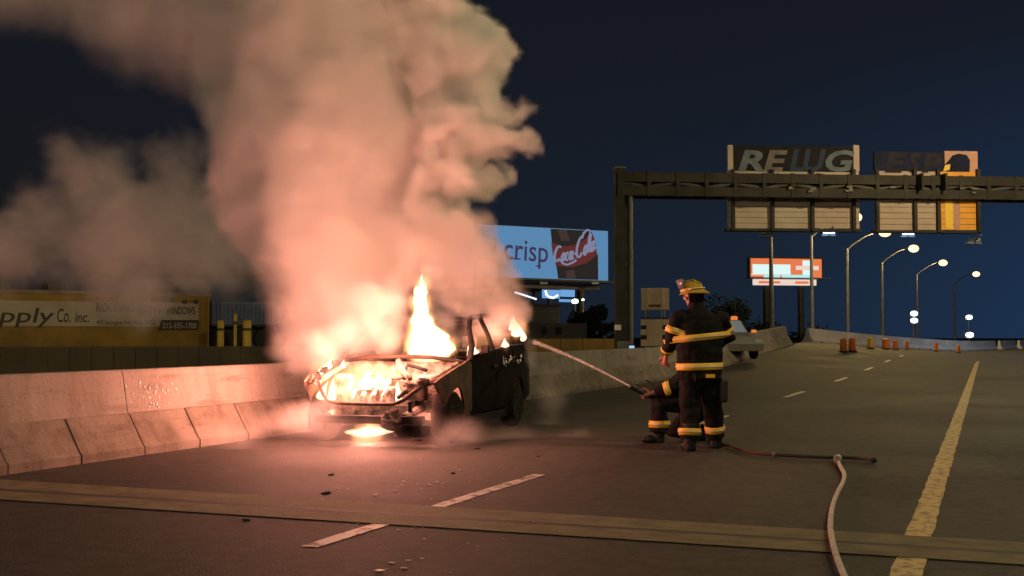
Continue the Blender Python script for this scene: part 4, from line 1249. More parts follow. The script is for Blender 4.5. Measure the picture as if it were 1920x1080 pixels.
def fuse(mb, name, m, parent, voxel=.014, smooth=4, wrinkle=0.0, seed=0):
    """overlapping closed shapes become one continuous skin"""
    o = mb.build(name, m, None)
    r = o.modifiers.new('r', 'REMESH'); r.mode = 'VOXEL'; r.voxel_size = voxel
    s = o.modifiers.new('s', 'SMOOTH'); s.factor = .5; s.iterations = smooth
    dg = bpy.context.evaluated_depsgraph_get()
    me = bpy.data.meshes.new_from_object(o.evaluated_get(dg))
    old = o.data
    o.modifiers.clear(); o.data = me; bpy.data.meshes.remove(old)
    me.name = name
    if wrinkle:
        for v, nrm in zip(me.vertices, [Vector(x.vector) for x in me.vertex_normals]):
            c = v.co
            f = noise.noise(Vector((c.x * 5 + seed, c.y * 5, c.z * 11))) + .5 * noise.noise(Vector((c.x * 14, c.y * 14 + seed, c.z * 22)))
            v.co = c + nrm * wrinkle * f
    for p in me.polygons: p.use_smooth = True
    if parent is not None: o.parent = parent
    return o

def rings(mb, secs, n=20):
    """secs: (centre, rx, ry) horizontal ellipses from bottom to top"""
    rr = []
    for c, rx, ry in secs:
        c = Vector(c)
        rr.append([mb.bm.verts.new(c + Vector((rx * math.cos(2 * math.pi * k / n), ry * math.sin(2 * math.pi * k / n), 0))) for k in range(n)])
    for a, b in zip(rr, rr[1:]):
        for k in range(n): mb.bm.faces.new((a[k], a[(k + 1) % n], b[(k + 1) % n], b[k]))
    mb.bm.faces.new(rr[0][::-1]); mb.bm.faces.new(rr[-1])

def wrap(target, c, axis, w, name, m, parent, off=.006, n=36, maxd=.5):
    """a band lying on a garment: rays from a point inside it outward"""
    bvh = BVHTree.FromPolygons([v.co for v in target.data.vertices], [p.vertices[:] for p in target.data.polygons])
    axis = Vector(axis).normalized(); c = Vector(c)
    u = axis.orthogonal().normalized(); v = axis.cross(u)
    bm = bmesh.new(); rows = []
    for t in (-.5, -.17, .17, .5):
        row = []
        last = None
        for k in range(n):
            a = 2 * math.pi * k / n
            d = u * math.cos(a) + v * math.sin(a)
            h_, nn, _, dist = bvh.ray_cast(c + axis * w * t, d, maxd)
            row.append(dist)
        ok = sorted(x for x in row if x is not None)
        med = ok[len(ok) // 2] if ok else .1
        row = [min(x if x is not None else med, med * 2.2) for x in row]
        row = [(row[k - 1] + 2 * row[k] + row[(k + 1) % n]) / 4 for k in range(n)]
        rows.append([bm.verts.new(c + axis * w * t + (u * math.cos(2 * math.pi * k / n) + v * math.sin(2 * math.pi * k / n)) * (row[k] + off)) for k in range(n)])
    for a, b in zip(rows, rows[1:]):
        for k in range(n): bm.faces.new((a[k], a[(k + 1) % n], b[(k + 1) % n], b[k]))
    r = bmesh.ops.extrude_face_region(bm, geom=bm.faces[:])
    for vtx in [g for g in r['geom'] if isinstance(g, bmesh.types.BMVert)]:
        q = vtx.co - c; q -= axis * q.dot(axis)
        vtx.co += q.normalized() * .005
    bmesh.ops.recalc_face_normals(bm, faces=bm.faces[:])
    me = bpy.data.meshes.new(name); bm.to_mesh(me); bm.free()
    for p in me.polygons: p.use_smooth = True
    return link(name, me, parent, m)

def head_shape(mb, c, rot):
    """skull, jaw, brow, nose, lips and ears; looks along local -y before rot"""
    R = Matrix.Translation(Vector(c)) @ rot.to_4x4()
    def el(p, r, s):
        bmesh.ops.create_icosphere(mb.bm, subdivisions=3, radius=1, matrix=R @ Matrix.Translation(Vector(p)) @ Matrix.Diagonal((r * s[0], r * s[1], r * s[2], 1)))
    el((0, .01, .03), .1, (.78, .98, 1.0))
    el((0, -.025, -.055), .075, (.80, .85, .95))
    el((0, -.088, -.01), .018, (.75, 1.3, 1.7)); el((0, -.104, -.022), .012, (1.1, .9, .8))
    el((0, -.082, .028), .03, (2.1, .5, .5)); el((0, -.083, -.058), .02, (1.3, .5, .55)); el((0, -.070, -.095), .024, (1, .8, .7))
    for s in (-1, 1):
        el((s * .079, .012, -.012), .028, (.38, .75, 1.15)); el((s * .045, -.062, -.025), .03, (.8, .7, .8))
    return R

def eyes(R, parent):
    for s in (-1, 1):
        e = MB(); e.ico(R @ Vector((s * .032, -.083, .008)), .0125, 2); e.build('eye', mat('eye', (0.5, 0.48, 0.45), rough=.2) if 'eye' not in M else M['eye'], parent, True)
M['eye'] = mat('eye', (0.45, 0.43, 0.40), rough=.2)

def hand_shape(mb, wrist, direction, palm_n, curl=.5, s=1.0):
    """palm with four unequal fingers, bent at the knuckles, and a thumb from the palm's side"""
    d = Vector(direction).normalized(); nrm = Vector(palm_n); nrm = (nrm - d * nrm.dot(d)).normalized(); side = d.cross(nrm)
    w = Vector(wrist)
    mb.tube([w - d * .03 * s, w + d * .02 * s, w + d * .05 * s, w + d * .09 * s], [.027 * s, .034 * s, .042 * s, .038 * s], 12, flat=.62)
    for k, ln in enumerate((.072, .082, .076, .058)):
        b = w + d * .085 * s + side * (k - 1.5) * .021 * s
        a1 = curl * 1.0; p1 = b + (d * math.cos(a1) + nrm * math.sin(a1)) * ln * .45 * s
        a2 = a1 + curl * 1.5; p2 = p1 + (d * math.cos(a2) + nrm * math.sin(a2)) * ln * .34 * s
        a3 = a2 + curl * 1.1; p3 = p2 + (d * math.cos(a3) + nrm * math.sin(a3)) * ln * .26 * s
        mb.tube([b - d * .02, b, p1, p2, p3], [.012 * s, .0125 * s, .0115 * s, .0105 * s, .008 * s], 8)
    t0 = w + d * .03 * s - side * .035 * s
    t1 = t0 + (-side * .7 + d * .7 + nrm * .2).normalized() * .045 * s
    t2 = t1 + (d * .75 + nrm * .6).normalized() * .035 * s
    mb.tube([w + d * .03 * s, t0, t1, t2], [.018 * s, .016 * s, .0135 * s, .010 * s], 8)

def boot(mb, p, toe, s=1.0):
    p = Vector(p); t = Vector(toe).normalized()
    mb.tube([p + Vector((0, 0, .30)), p + Vector((0, 0, .16)), p + Vector((0, 0, .06)), p + Vector((0, 0, .005))], [.075 * s, .066 * s, .062 * s, .058 * s], 14)
    mb.tube([p - t * .06 + Vector((0, 0, .042)), p + t * .05 + Vector((0, 0, .05)), p + t * .13 + Vector((0, 0, .042)), p + t * .2 + Vector((0, 0, .034))], [.046 * s, .056 * s, .052 * s, .030 * s], 12, flat=.75)

def helmet(parent, R):
    """dome with ridge, wide brim longer at the back, earflap, flipped-up visor and a front badge"""
    T = R @ Matrix.Translation((0, .010, .035)) @ Matrix.Rotation(math.radians(-8), 4, 'X') @ Matrix.Diagonal((.92, .90, .95, 1))
    def P(x, y, z): return T @ Vector((x, y, z))
    bm = MB(); n = 28; rr = []
    for k in range(9):
        a = math.radians(90 * k / 8.0)
        rr.append([bm.bm.verts.new(P(.118 * math.cos(a) * math.cos(t) if k < 8 else .002 * math.cos(t), .142 * math.cos(a) * math.sin(t) if k < 8 else .002 * math.sin(t), .125 * math.sin(a))) for t in (2 * math.pi * j / n for j in range(n))])
    for a, b in zip(rr, rr[1:]):
        for j in range(n): bm.bm.faces.new((a[j], a[(j + 1) % n], b[(j + 1) % n], b[j]))
    bm.bm.faces.new(rr[-1]); bm.bm.faces.new(rr[0][::-1])
    dome = bm.build('helmet', M['helmet'], parent, True)
    b = MB(); top, bot = [], []
    for j in range(n):
        t = 2 * math.pi * j / n
        back = max(0, math.sin(t)); ext = .022 + .045 * back ** 2
        rx, ry = .118, .142
        b_in = P(rx * math.cos(t) * .98, ry * math.sin(t) * .98, .006)
        b_out = P((rx + ext) * math.cos(t), (ry + ext) * math.sin(t), -.012 - .03 * back)
        top.append((b.bm.verts.new(b_in), b.bm.verts.new(b_out)))
        bot.append((b.bm.verts.new(b_in - Vector((0, 0, .012))), b.bm.verts.new(b_out - Vector((0, 0, .010)))))
    for j in range(n):
        k = (j + 1) % n
        b.bm.faces.new((top[j][0], top[j][1], top[k][1], top[k][0])); b.bm.faces.new((bot[j][0], bot[k][0], bot[k][1], bot[j][1])); b.bm.faces.new((top[j][1], bot[j][1], bot[k][1], top[k][1])); b.bm.faces.new((top[j][0], top[k][0], bot[k][0], bot[j][0]))
    b.build('brim', M['helmet'], dome, True, 40)
    for yaw in (-1, 0, 1):
        MB().tube([P(yaw * .045, -.125 + abs(yaw) * .012, .05), P(yaw * .04, -.06, .118), P(yaw * .035, .03, .128), P(yaw * .045, .115, .075)], .008, 6).build('ridge', M['helmet'], dome, True)
    MB().tube([P(.119 * math.cos(a), .143 * math.sin(a), .022) for a in [2 * math.pi * j / 24 for j in range(25)]], .009, 6).build('helmet_strip', M['band_pale'], dome, True)
    v = MB(); m1 = []
    for j in range(11):
        t = math.radians(-160 + 140 * j / 10)
        m1.append([v.bm.verts.new(P(.135 * math.cos(t), .158 * math.sin(t), .04)), v.bm.verts.new(P(.150 * math.cos(t), .185 * math.sin(t), .15))])
    for a, c in zip(m1, m1[1:]): v.bm.faces.new((a[0], c[0], c[1], a[1]))
    r_ = bmesh.ops.extrude_face_region(v.bm, geom=v.bm.faces[:])
    for q in [g for g in r_['geom'] if isinstance(g, bmesh.types.BMVert)]: q.co += (R.to_3x3() @ Vector((0, .008, 0)))
    v.build('visor', M['visor'], dome, True)
    e = MB(); prev = None
    for j in range(13):
        t = math.radians(-10 + 200 * j / 12)
        cur = [e.bm.verts.new(P(.105 * math.cos(t), .125 * math.sin(t), -.01)), e.bm.verts.new(P(.115 * math.cos(t), .135 * math.sin(t), -.13))]
        if prev: e.bm.faces.new((prev[0], cur[0], cur[1], prev[1]))
        prev = cur
    r_ = bmesh.ops.extrude_face_region(e.bm, geom=e.bm.faces[:])
    for q in [g for g in r_['geom'] if isinstance(g, bmesh.types.BMVert)]: q.co += (R.to_3x3() @ Vector((0, .006, 0)))
    e.build('neck_flap', M['coat'], dome, True)

# ---- standing firefighter: back to us, left arm down, right arm bent forward, head turned left
FP = dp(1310, 626, 12.64); FP.z = 0
ff = thing('person', 'standing firefighter seen from behind, yellow helmet and orange yellow bands on a dark coat', 'person', FP, YAW, 'firefighters at the hose')
LF, RF = Vector((-.10, .02, 0)), Vector((.235, .34, 0))
body = MB()
rings(body, [((.03, .12, .82), .15, .11), ((.03, .12, 1.0), .14, .10), ((.03, .11, 1.25), .17, .12), ((.03, .10, 1.44), .19, .11), ((.02, .09, 1.52), .10, .09)])
body.tube([(.02, .09, 1.48), (.0, .10, 1.56), (-.03, .115, 1.63)], [.062, .058, .056], 14)
HR = Matrix.Rotation(math.radians(205), 3, 'Z') @ Matrix.Rotation(math.radians(14), 3, 'X')
HR = Matrix.Rotation(math.radians(180 + 62), 3, 'Z') @ Matrix.Rotation(math.radians(16), 3, 'X')
HC = Vector((-.045, .125, 1.70))
Rh = head_shape(body, HC, HR)
for s, hip, knee, foot in ((-1, (-.075, .11, .86), (-.075, .10, .48), LF), (1, (.14, .15, .86), (.185, .25, .48), RF)):
    body.tube([hip, knee, foot + Vector((0, .03, .1))], [.085, .06, .045], 12)
Ls, Le, Lw = Vector((-.20, .10, 1.46)), Vector((-.275, .13, 1.22)), Vector((-.315, .27, 1.045))
Rs, Re, Rw = Vector((.255, .12, 1.46)), Vector((.355, .24, 1.235)), Vector((.24, .50, 1.13))
for a, b, c in ((Ls, Le, Lw), (Rs, Re, Rw)):
    body.tube([a, b, c], [.055, .042, .030], 12)
body_o = fuse(body, 'body', M['skin'], ff, .009, 2)
eyes(Rh, ff)
hd = MB(); hand_shape(hd, Lw + (Lw - Le).normalized() * .02, (-.1, .35, -1), (.6, .8, .1), .55, 1.12)
fuse(hd, 'glove', M['glove'], ff, .006, 1)
hd = MB(); hand_shape(hd, Rw, (-.6, .7, -.15), (-.5, -.3, -.6), .6, 1.12)
fuse(hd, 'glove', M['glove'], ff, .006, 1)
tr_ = MB()
rings(tr_, [((.03, .13, .70), .17, .14), ((.03, .13, .86), .20, .15), ((.03, .13, 1.02), .20, .15)])
tr_.tube([(-.06, .12, .84), (-.075, .10, .66), (-.085, .085, .47), (-.09, .06, .30), (-.098, .04, .115)], [.135, .125, .112, .105, .108], 18)
tr_.tube([(.125, .15, .84), (.155, .20, .66), (.185, .25, .47), (.21, .30, .30), (.232, .345, .125)], [.135, .125, .112, .105, .106], 18)
trs = fuse(tr_, 'trousers', M['trouser'], ff, .012, 2, .016, 3)
ct = MB()
rings(ct, [((.02, .125, .775), .255, .19), ((.02, .125, .86), .25, .185), ((.025, .12, 1.0), .245, .18), ((.03, .115, 1.18), .262, .18), ((.03, .11, 1.34), .272, .175), ((.03, .10, 1.455), .235, .145), ((.02, .10, 1.52), .13, .11), ((.0, .105, 1.585), .092, .095), ((-.015, .112, 1.63), .084, .09)])
ct.tube([(-.14, .10, 1.45), Ls + Vector((-.01, 0, -.02)), Ls.lerp(Le, .5), Le, Le.lerp(Lw, .5), Lw + Vector((0, 0, .02))], [.095, .098, .088, .082, .074, .066], 16)
ct.tube([(.19, .11, 1.45), Rs + Vector((.01, 0, -.02)), Rs.lerp(Re, .5), Re, Re.lerp(Rw, .5), Rw], [.095, .098, .09, .085, .075, .066], 16)
coat = fuse(ct, 'coat', M['coat'], ff, .012, 2, .016, 1)
def banded(t, c, ax, w, parent):
    wrap(t, c, ax, w, 'reflective_band', M['band'], parent)
    wrap(t, c, ax, w * .28, 'reflective_strip', M['band_pale'], parent, off=.0125)
banded(coat, (.02, .12, .915), (-.02, 0, 1), .075, ff)
# the chest band is meant to cross the back only: seen from behind it runs armpit to armpit
banded(coat, (.03, .115, 1.235), (-.10, 0, 1), .072, ff)
banded(coat, Ls.lerp(Le, .62) + Vector((0, 0, 0)), (Le - Ls), .072, ff)
banded(coat, Rs.lerp(Re, .66), (Re - Rs), .068, ff)
wrap(coat, Lw.lerp(Le, .26), (Lw - Le), .035, 'cuff_band', M['band'], ff, n=24, maxd=.16)
banded(trs, (-.0945, .048, .205), (.03, .12, 1), .075, ff)
banded(trs, (.218, .318, .22), (-.1, -.2, 1), .075, ff)
for p, n_ in ((LF, 'boot'), (RF, 'boot')):
    bb_ = MB(); boot(bb_, p, (-.25, 1, 0) if p is LF else (.15, 1, 0), 1.1); fuse(bb_, n_, M['boot'], ff, .010, 2)
helmet(ff, Rh)
po_ = MB(); po_.box((.235, .06, .52), (.33, .22, .78), bevel=.035); fuse(po_, 'pouch', M['leather'], ff, .012, 3)
MB().box((.06, -.092, .795), (.16, -.078, .835), bevel=.005).build('coat_tab', M['band'], ff)
MB().box((-.06, -.075, .84), (-.045, -.06, .76)).build('coat_seam', M['leather'], ff)

# ---- kneeling firefighter, facing the car, nozzle in hand
KP = dp(1262, 626, 13.75); KP.z = 0
kf = thing('person', 'crouching firefighter holding the nozzle, partly hidden behind the standing one', 'person', KP, YAW, 'firefighters at the hose')
kb = MB()
hipc, sh_c = Vector((.36, .03, .46)), Vector((.36, .03, .96))
kb.tube([hipc, hipc.lerp(sh_c, .45), sh_c, sh_c + Vector((-.03, 0, .10))], [.15, .14, .16, .06], 16)
kHR = Matrix.Rotation(math.radians(-90 + 0), 3, 'Z') @ Matrix.Rotation(math.radians(8), 3, 'X')
kHC = sh_c + Vector((.02, .02, .23))
kb.tube([sh_c, kHC - Vector((0, 0, .05))], [.06, .055], 12)
kR = head_shape(kb, kHC, kHR)
kLs, kLe, kLw = sh_c + Vector((-.02, -.20, -.04)), Vector((-.02, -.22, .66)), Vector((-.27, -.16, .575))
kRs, kRe, kRw = sh_c + Vector((-.02, .20, -.04)), Vector((.02, .22, .64)), Vector((-.16, .06, .56))
fk, ff_ = Vector((-.17, -.12, .46)), Vector((-.19, -.12, 0))
bk, bf_ = Vector((.05, .16, .09)), Vector((.42, .16, 0))
kb.tube([hipc + Vector((0, -.09, 0)), fk, ff_ + Vector((0, 0, .1))], [.085, .06, .045], 12)
kb.tube([hipc + Vector((0, .09, 0)), bk, bf_ + Vector((0, 0, .08))], [.085, .06, .045], 12)
for a, b, c in ((kLs, kLe, kLw), (kRs, kRe, kRw)): kb.tube([a, b, c], [.055, .042, .03], 12)
fuse(kb, 'body', M['skin'], kf, .010, 2)
eyes(kR, kf)
for w_, el_ in ((kLw, kLe), (kRw, kRe)):
    hd = MB(); hand_shape(hd, w_, (w_ - el_) + Vector((0, 0, .02)), (0.0, .85 if w_ is kLw else -.85, .4), .62, 1.15); fuse(hd, 'glove', M['glove'], kf, .006, 1)
kt = MB()
kt.ico(hipc, .2, 3, (.95, .95, .9))
kt.tube([hipc + Vector((0, -.09, 0)), hipc.lerp(fk, .5) + Vector((0, -.05, .02)), fk + Vector((-.02, 0, 0)), fk.lerp(ff_, .45), ff_ + Vector((0, 0, .12))], [.14, .135, .122, .112, .108], 18)
kt.tube([hipc + Vector((0, .09, 0)), hipc.lerp(bk, .5), bk + Vector((-.02, 0, .02)), bk.lerp(bf_, .5) + Vector((0, 0, .04)), bf_ + Vector((-.03, 0, .10))], [.14, .13, .12, .11, .1], 18)
kts = fuse(kt, 'trousers', M['trouser'], kf, .012, 2, .016, 9)
kc = MB()
ax = (sh_c - hipc).normalized()
kc.tube([hipc + ax * .06, hipc + ax * .2, hipc + ax * .36, sh_c, sh_c + ax * .07, sh_c + ax * .13], [.225, .215, .22, .21, .14, .09], 20, flat=.85)
for a, b, c in ((kLs, kLe, kLw), (kRs, kRe, kRw)):
    kc.tube([a.lerp(sh_c, .4), a, a.lerp(b, .5), b, b.lerp(c, .5), c + (b - c).normalized() * .03], [.095, .098, .09, .085, .075, .066], 16)
kct = fuse(kc, 'coat', M['coat'], kf, .012, 2, .016, 5)
banded(kct, kLe.lerp(kLw, .30), (kLw - kLe) + Vector((0, 0, .0)), .075, kf)
banded(kct, kLe.lerp(kLs, .30), (kLs - kLe), .06, kf)
wrap(kct, hipc + ax * .13, ax, .075, 'reflective_band', M['band'], kf)
wrap(kct, hipc + ax * .42, ax, .07, 'reflective_band', M['band'], kf)
banded(kts, fk.lerp(ff_, .52), (0, 0, 1), .08, kf)
wrap(kts, bk.lerp(bf_, .6) + Vector((0, 0, .05)), bf_ - bk, .07, 'reflective_band', M['band'], kf)
bb_ = MB(); boot(bb_, ff_, (-1, -.1, 0), 1.12); fuse(bb_, 'boot', M['boot'], kf, .010, 2)
bb_ = MB(); bb_.tube([bf_ + Vector((-.06, 0, .1)), bf_ + Vector((.05, 0, .09)), bf_ + Vector((.12, 0, .06))], [.075, .07, .055], 12); bb_.tube([bf_ + Vector((.1, 0, .14)), bf_ + Vector((.12, 0, .05)), bf_ + Vector((.06, 0, .03))], [.045, .05, .04], 10); fuse(bb_, 'boot', M['boot'], kf, .010, 2)
helmet(kf, kR)

# ---- nozzle, water jet, hoses
KM = Matrix.Translation(KP) @ Matrix.Rotation(YAW, 4, 'Z')
gripL = KM @ (kLw + (kLw - kLe).normalized() * .075); gripR = KM @ (kRw + (kRw - kRe).normalized() * .075)
jet_from = dp(1181, 724, 13.55)
jet_to = dp(1001, 641, 16.3)
dirn = (jet_from - gripL).normalized()
noz = thing('hose_nozzle', 'black hose nozzle in the crouching firefighter\'s hands', 'nozzle', gripL)
def nl(p): return Vector(p) - gripL
MB().tube([nl(gripR), nl(gripL), nl(gripL + dirn * .06)], [.033, .033, .03], 12).build('nozzle_body', M['leather'], noz, True)
MB().tube([nl(gripL + dirn * .061), nl(gripL + dirn * .10), nl(jet_from - dirn * .03), nl(jet_from)], [.026, .026, .03, .038], 14).build('nozzle_tip', M['boot'], noz, True)
MB().tube([nl(gripR + dirn * .04), nl(gripR + dirn * .05 + Vector((0, 0, .12))), nl(gripR + dirn * .12 + Vector((0, 0, .13)))], .012, 8).build('bail_handle', M['leather'], noz)

def water_material():
    m = bpy.data.materials.new('water_spray'); m.use_nodes = True
    nt = m.node_tree; nt.nodes.clear(); L = nt.links.new
    o = nt.nodes.new('ShaderNodeOutputMaterial'); d = nt.nodes.new('ShaderNodeBsdfPrincipled')
    d.inputs['Base Color'].default_value = (0.78, 0.80, 0.82, 1); d.inputs['Roughness'].default_value = .35
    d.inputs['Subsurface Weight'].default_value = 0.0
    tr = nt.nodes.new('ShaderNodeBsdfTransparent'); tl = nt.nodes.new('ShaderNodeBsdfTranslucent'); tl.inputs[0].default_value = (0.78, 0.80, 0.84, 1)
    m1 = nt.nodes.new('ShaderNodeMixShader'); m1.inputs[0].default_value = .5
    L(d.outputs[0], m1.inputs[1]); L(tl.outputs[0], m1.inputs[2])
    tc = nt.nodes.new('ShaderNodeTexCoord'); nz = nt.nodes.new('ShaderNodeTexNoise'); nz.inputs['Scale'].default_value = 18; nz.inputs['Detail'].default_value = 4
    L(tc.outputs['Object'], nz.inputs['Vector'])
    lw = nt.nodes.new('ShaderNodeLayerWeight'); lw.inputs[0].default_value = .35
    ad = nt.nodes.new('ShaderNodeMath'); ad.operation = 'ADD'; L(nz.outputs['Fac'], ad.inputs[0]); L(lw.outputs['Facing'], ad.inputs[1])
    mr = nt.nodes.new('ShaderNodeMapRange'); mr.inputs['From Min'].default_value = .45; mr.inputs['From Max'].default_value = 1.35
    L(ad.outputs[0], mr.inputs['Value'])
    m2 = nt.nodes.new('ShaderNodeMixShader'); L(mr.outputs[0], m2.inputs[0]); L(m1.outputs[0], m2.inputs[1]); L(tr.outputs[0], m2.inputs[2])
    L(m2.outputs[0], o.inputs[0])
    return m
M['water'] = water_material()
M['hose_w'] = mat('white_hose', (0.62, 0.57, 0.50), rough=0.75, var=.35, vscale=14, bump=.3, bscale=80)
M['hose_r'] = mat('red_hose', (0.11, 0.035, 0.03), rough=0.7, var=.45, vscale=8)
M['hose_d'] = mat('dark_hose', (0.030, 0.026, 0.025), rough=0.7)
wj = MB(); npt = 26; pts, rd = [], []
for k in range(npt + 1):
    t = k / npt
    p = jet_from.lerp(jet_to, t) + Vector((0, 0, .03 * math.sin(math.pi * t)))
    pts.append(p); rd.append(.011 + .024 * t ** 1.2 + .0015 * noise.noise(Vector((k * .9, 0, 0))))
wj.tube(pts, rd, 12)
random.seed(3)
w_o = wj.build('water_jet', M['water'], None, True)
tag(w_o, 'pale jet of water from the nozzle to the back of the burning car', 'water jet')

def curve_pts(P, n=6):
    out = []
    for i in range(len(P) - 1):
        p0, p1, p2, p3 = P[max(i - 1, 0)], P[i], P[i + 1], P[min(i + 2, len(P) - 1)]
        for k in range(n):
            t = k / n
            out.append(.5 * ((2 * p1) + (p2 - p0) * t + (2 * p0 - 5 * p1 + 4 * p2 - p3) * t * t + (3 * p1 - p0 - 3 * p2 + p3) * t ** 3))
    out.append(P[-1]); return out
hs = thing('fire_hose', 'red and dark attack hose trailing from the nozzle along the road to the right', 'hose', gp(1365, 835))
def hl(p): return Vector(p) - hs.location
A = [gripR, gripR + Vector((.12, .05, -.05)), KM @ Vector((.10, .34, .36)), KM @ Vector((.45, .30, .06)), gp(1335, 829, .03), gp(1365, 835, .03), gp(1385, 842, .03), gp(1415, 849, .03), gp(1450, 852, .03)]
MB().tube([hl(p) for p in curve_pts(A)], .018, 10).build('hose_length', M['hose_r'], hs, True)
Bq = [gp(1450, 852, .03), gp(1500, 855, .03), gp(1540, 857, .03), gp(1585, 857.5, .03), gp(1612, 859, .03), gp(1634, 862, .03)]
MB().tube([hl(p) for p in curve_pts(Bq)], .019, 10).build('hose_length', M['hose_d'], hs, True)
MB().tube([hl(gp(1448, 852, .03)), hl(gp(1456, 852.3, .03))], .026, 12).build('coupling', M['galv'], hs, True)
MB().tube([hl(gp(1631, 861.6, .03)), hl(gp(1640, 863, .03))], .027, 12).build('coupling', M['hose_d'], hs, True)
wh = thing('fire_hose', 'pale supply hose curving over the road joint towards the camera', 'hose', gp(1572, 866))
def wl(p): return Vector(p) - wh.location
Cq = [gp(1571, 861, .035), gp(1575, 873, .035), gp(1583, 888, .035), gp(1581, 903, .035), gp(1570, 925, .035), gp(1561, 950, .036), gp(1557, 980, .045), gp(1559, 1005, .048), gp(1566, 1035, .046), gp(1577, 1066, .036), gp(1592, 1105, .036), gp(1600, 1180, .036), gp(1570, 1300, .036)]
MB().tube([wl(p) for p in curve_pts(Cq, 8)], .018, 12).build('hose_length', M['hose_w'], wh, True)
MB().tube([wl(gp(1570.5, 859.5, .04)), wl(gp(1572.5, 866, .04))], .042, 12).build('coupling', M['galv'], wh, True)

# ---- pale car parked far behind the standing firefighter
M['pale_car'] = mat('pale_car_paint', (0.17, 0.168, 0.16), rough=0.45, var=.1, vscale=2)
M['lit_glass'] = mat('pale_blue_glass', (0.42, 0.60, 0.92), rough=0.25)
M['amber'] = emitter('amber_lens', (1.0, 0.26, 0.05), 0.8)
pcg = gr(1354, 672)
Zc = pcg.dot(FWD)
pc = thing('parked_car', 'pale car with amber lights parked by the parapet, half hidden by the standing firefighter', 'car', pcg, YAW + math.pi + math.radians(9))
k_ = Zc / F                          # metres per pixel there
MB().prism([(-2.2, .30), (-2.2, .80), (-1.9, .92), (1.0, .92), (2.0, .80), (2.15, .55), (2.1, .30)], 0, -.8, .8).build('body', M['pale_car'], pc)
cb2 = MB(); cb2.prism([(-1.7, .921), (-1.25, 1.40), (.15, 1.42), (.95, .921)], 0, -.68, .68); cb2.build('cabin', M['pale_car'], pc)
MB().prism([(.20, 1.385), (.93, .955), (.95, .965), (.22, 1.395)], 0, -.62, .62).build('windshield', M['lit_glass'], pc)
for s in (-1, 1):
    mm_ = MB(); mm_.tube([(s * .70, .75, 1.0), (s * .86, .72, 1.03)], .03, 6); mm_.box((s * .88 - .10, .66, .97), (s * .88 + .10, .78, 1.12), bevel=.03); mm_.build('side_mirror', M['char'], pc)
    MB().box((s * .62 - .16, 2.06, .60), (s * .62 + .16, 2.125, .72)).build('headlight', M['lens_off'], pc)
MB().box((-1.03, .77, .96), (-.85, .81, 1.06)).build('turn_signal', M['amber'], pc)
for s in (-1, 1):
    MB().prism([(-1.45, .96), (-1.15, 1.34), (.10, 1.36), (.7, .96)], 0, s * .69 - .008, s * .69 + .008).build('side_window', M['lit_glass'], pc)
    MB().box((s * .62 - .14, -2.23, .62), (s * .62 + .14, -2.19, .76)).build('tail_light', M['amber'], pc)
    for y in (-1.35, 1.35):
        w = MB(); w.lathe([(.2, 0), (.31, .02), (.32, .16), (.2, .19)], n=18, mat4=Matrix.Translation((s * .62, y, .32)) @ Matrix.Rotation(s * math.pi / 2, 4, 'Y')); w.build('wheel', M['tyre'], pc, True, 40)
MB().lathe([(.13, 1.425), (.13, 1.53), (.10, 1.57), (0, 1.58)], (-.55, -.2, 0), 12).build('beacon', M['amber'], pc, True, 40)

# ---- burnt scraps and bright crumbs on the road
M['scrap'] = mat('burnt_scrap', (0.02, 0.017, 0.015), rough=0.8)
random.seed(17)
scr = ((230, 855, .10, 'sooty lump at the foot of the parapet, leftmost of three'), (262, 850, .09, 'sooty lump at the foot of the parapet, middle of three'), (294, 843, .12, 'sooty lump at the foot of the parapet, rightmost of three'),
       (849, 888, .06, 'flat burnt scrap on the road above the long dash'), (621, 891, .06, 'small burnt scrap on the road below the bumper'), (612, 926, .07, 'burnt scrap near the road joint, left'), (895, 842, .07, 'burnt scrap by the front wheel of the car'), (780, 826, .10, 'burnt lump on the ground under the bumper\'s end'), (462, 976, .05, 'tiny dark scrap below the road joint at the left'), (1010, 856, .05, 'dark scrap on the road between the car and the crouching firefighter'))
for px, py, s, l in scr:
    p = gp(px, py)
    sc2 = MB(); s *= .5; sc2.ico((0, 0, s * .2), s, 2, (1.3, .8, .3), s * .25)
    o = sc2.build('burnt_scrap', M['scrap'], None); o.location = p; o.rotation_euler = (0, 0, random.uniform(0, 6)); tag(o, l, 'scrap', 'burnt scraps on the road')
bits = MB()
for k in range(100):
    if k < 60: px, py = random.gauss(765, 70), random.uniform(875, 1075)
    else: px, py = random.uniform(520, 1000), random.uniform(852, 960)
    p = gp(px, py); s = random.choice((.006, .008, .008, .012, .018))
    bits.ico(p + Vector((0, 0, s * .3)), s, 1, (random.uniform(.8, 1.6), random.uniform(.7, 1.3), .28))
for px, py, s in ((748, 996, .030), (805, 911, .032), (783, 909, .02), (765, 1053, .024), (712, 1075, .045), (817, 926, .018), (690, 996, .018), (1000, 980, .02), (1622, 706, .02), (1480, 900, .02)):
    bits.ico(gp(px, py) + Vector((0, 0, s * .3)), s * .55, 2, (1.3, .9, .25), s * .1)
b_o = bits.build('debris', mat('pale_crumbs', (0.60, 0.54, 0.47), rough=.5, var=.5, vscale=30), None); tag(b_o, 'pale crumbs of glass and foam scattered on the road before the car', 'debris', kind='stuff')
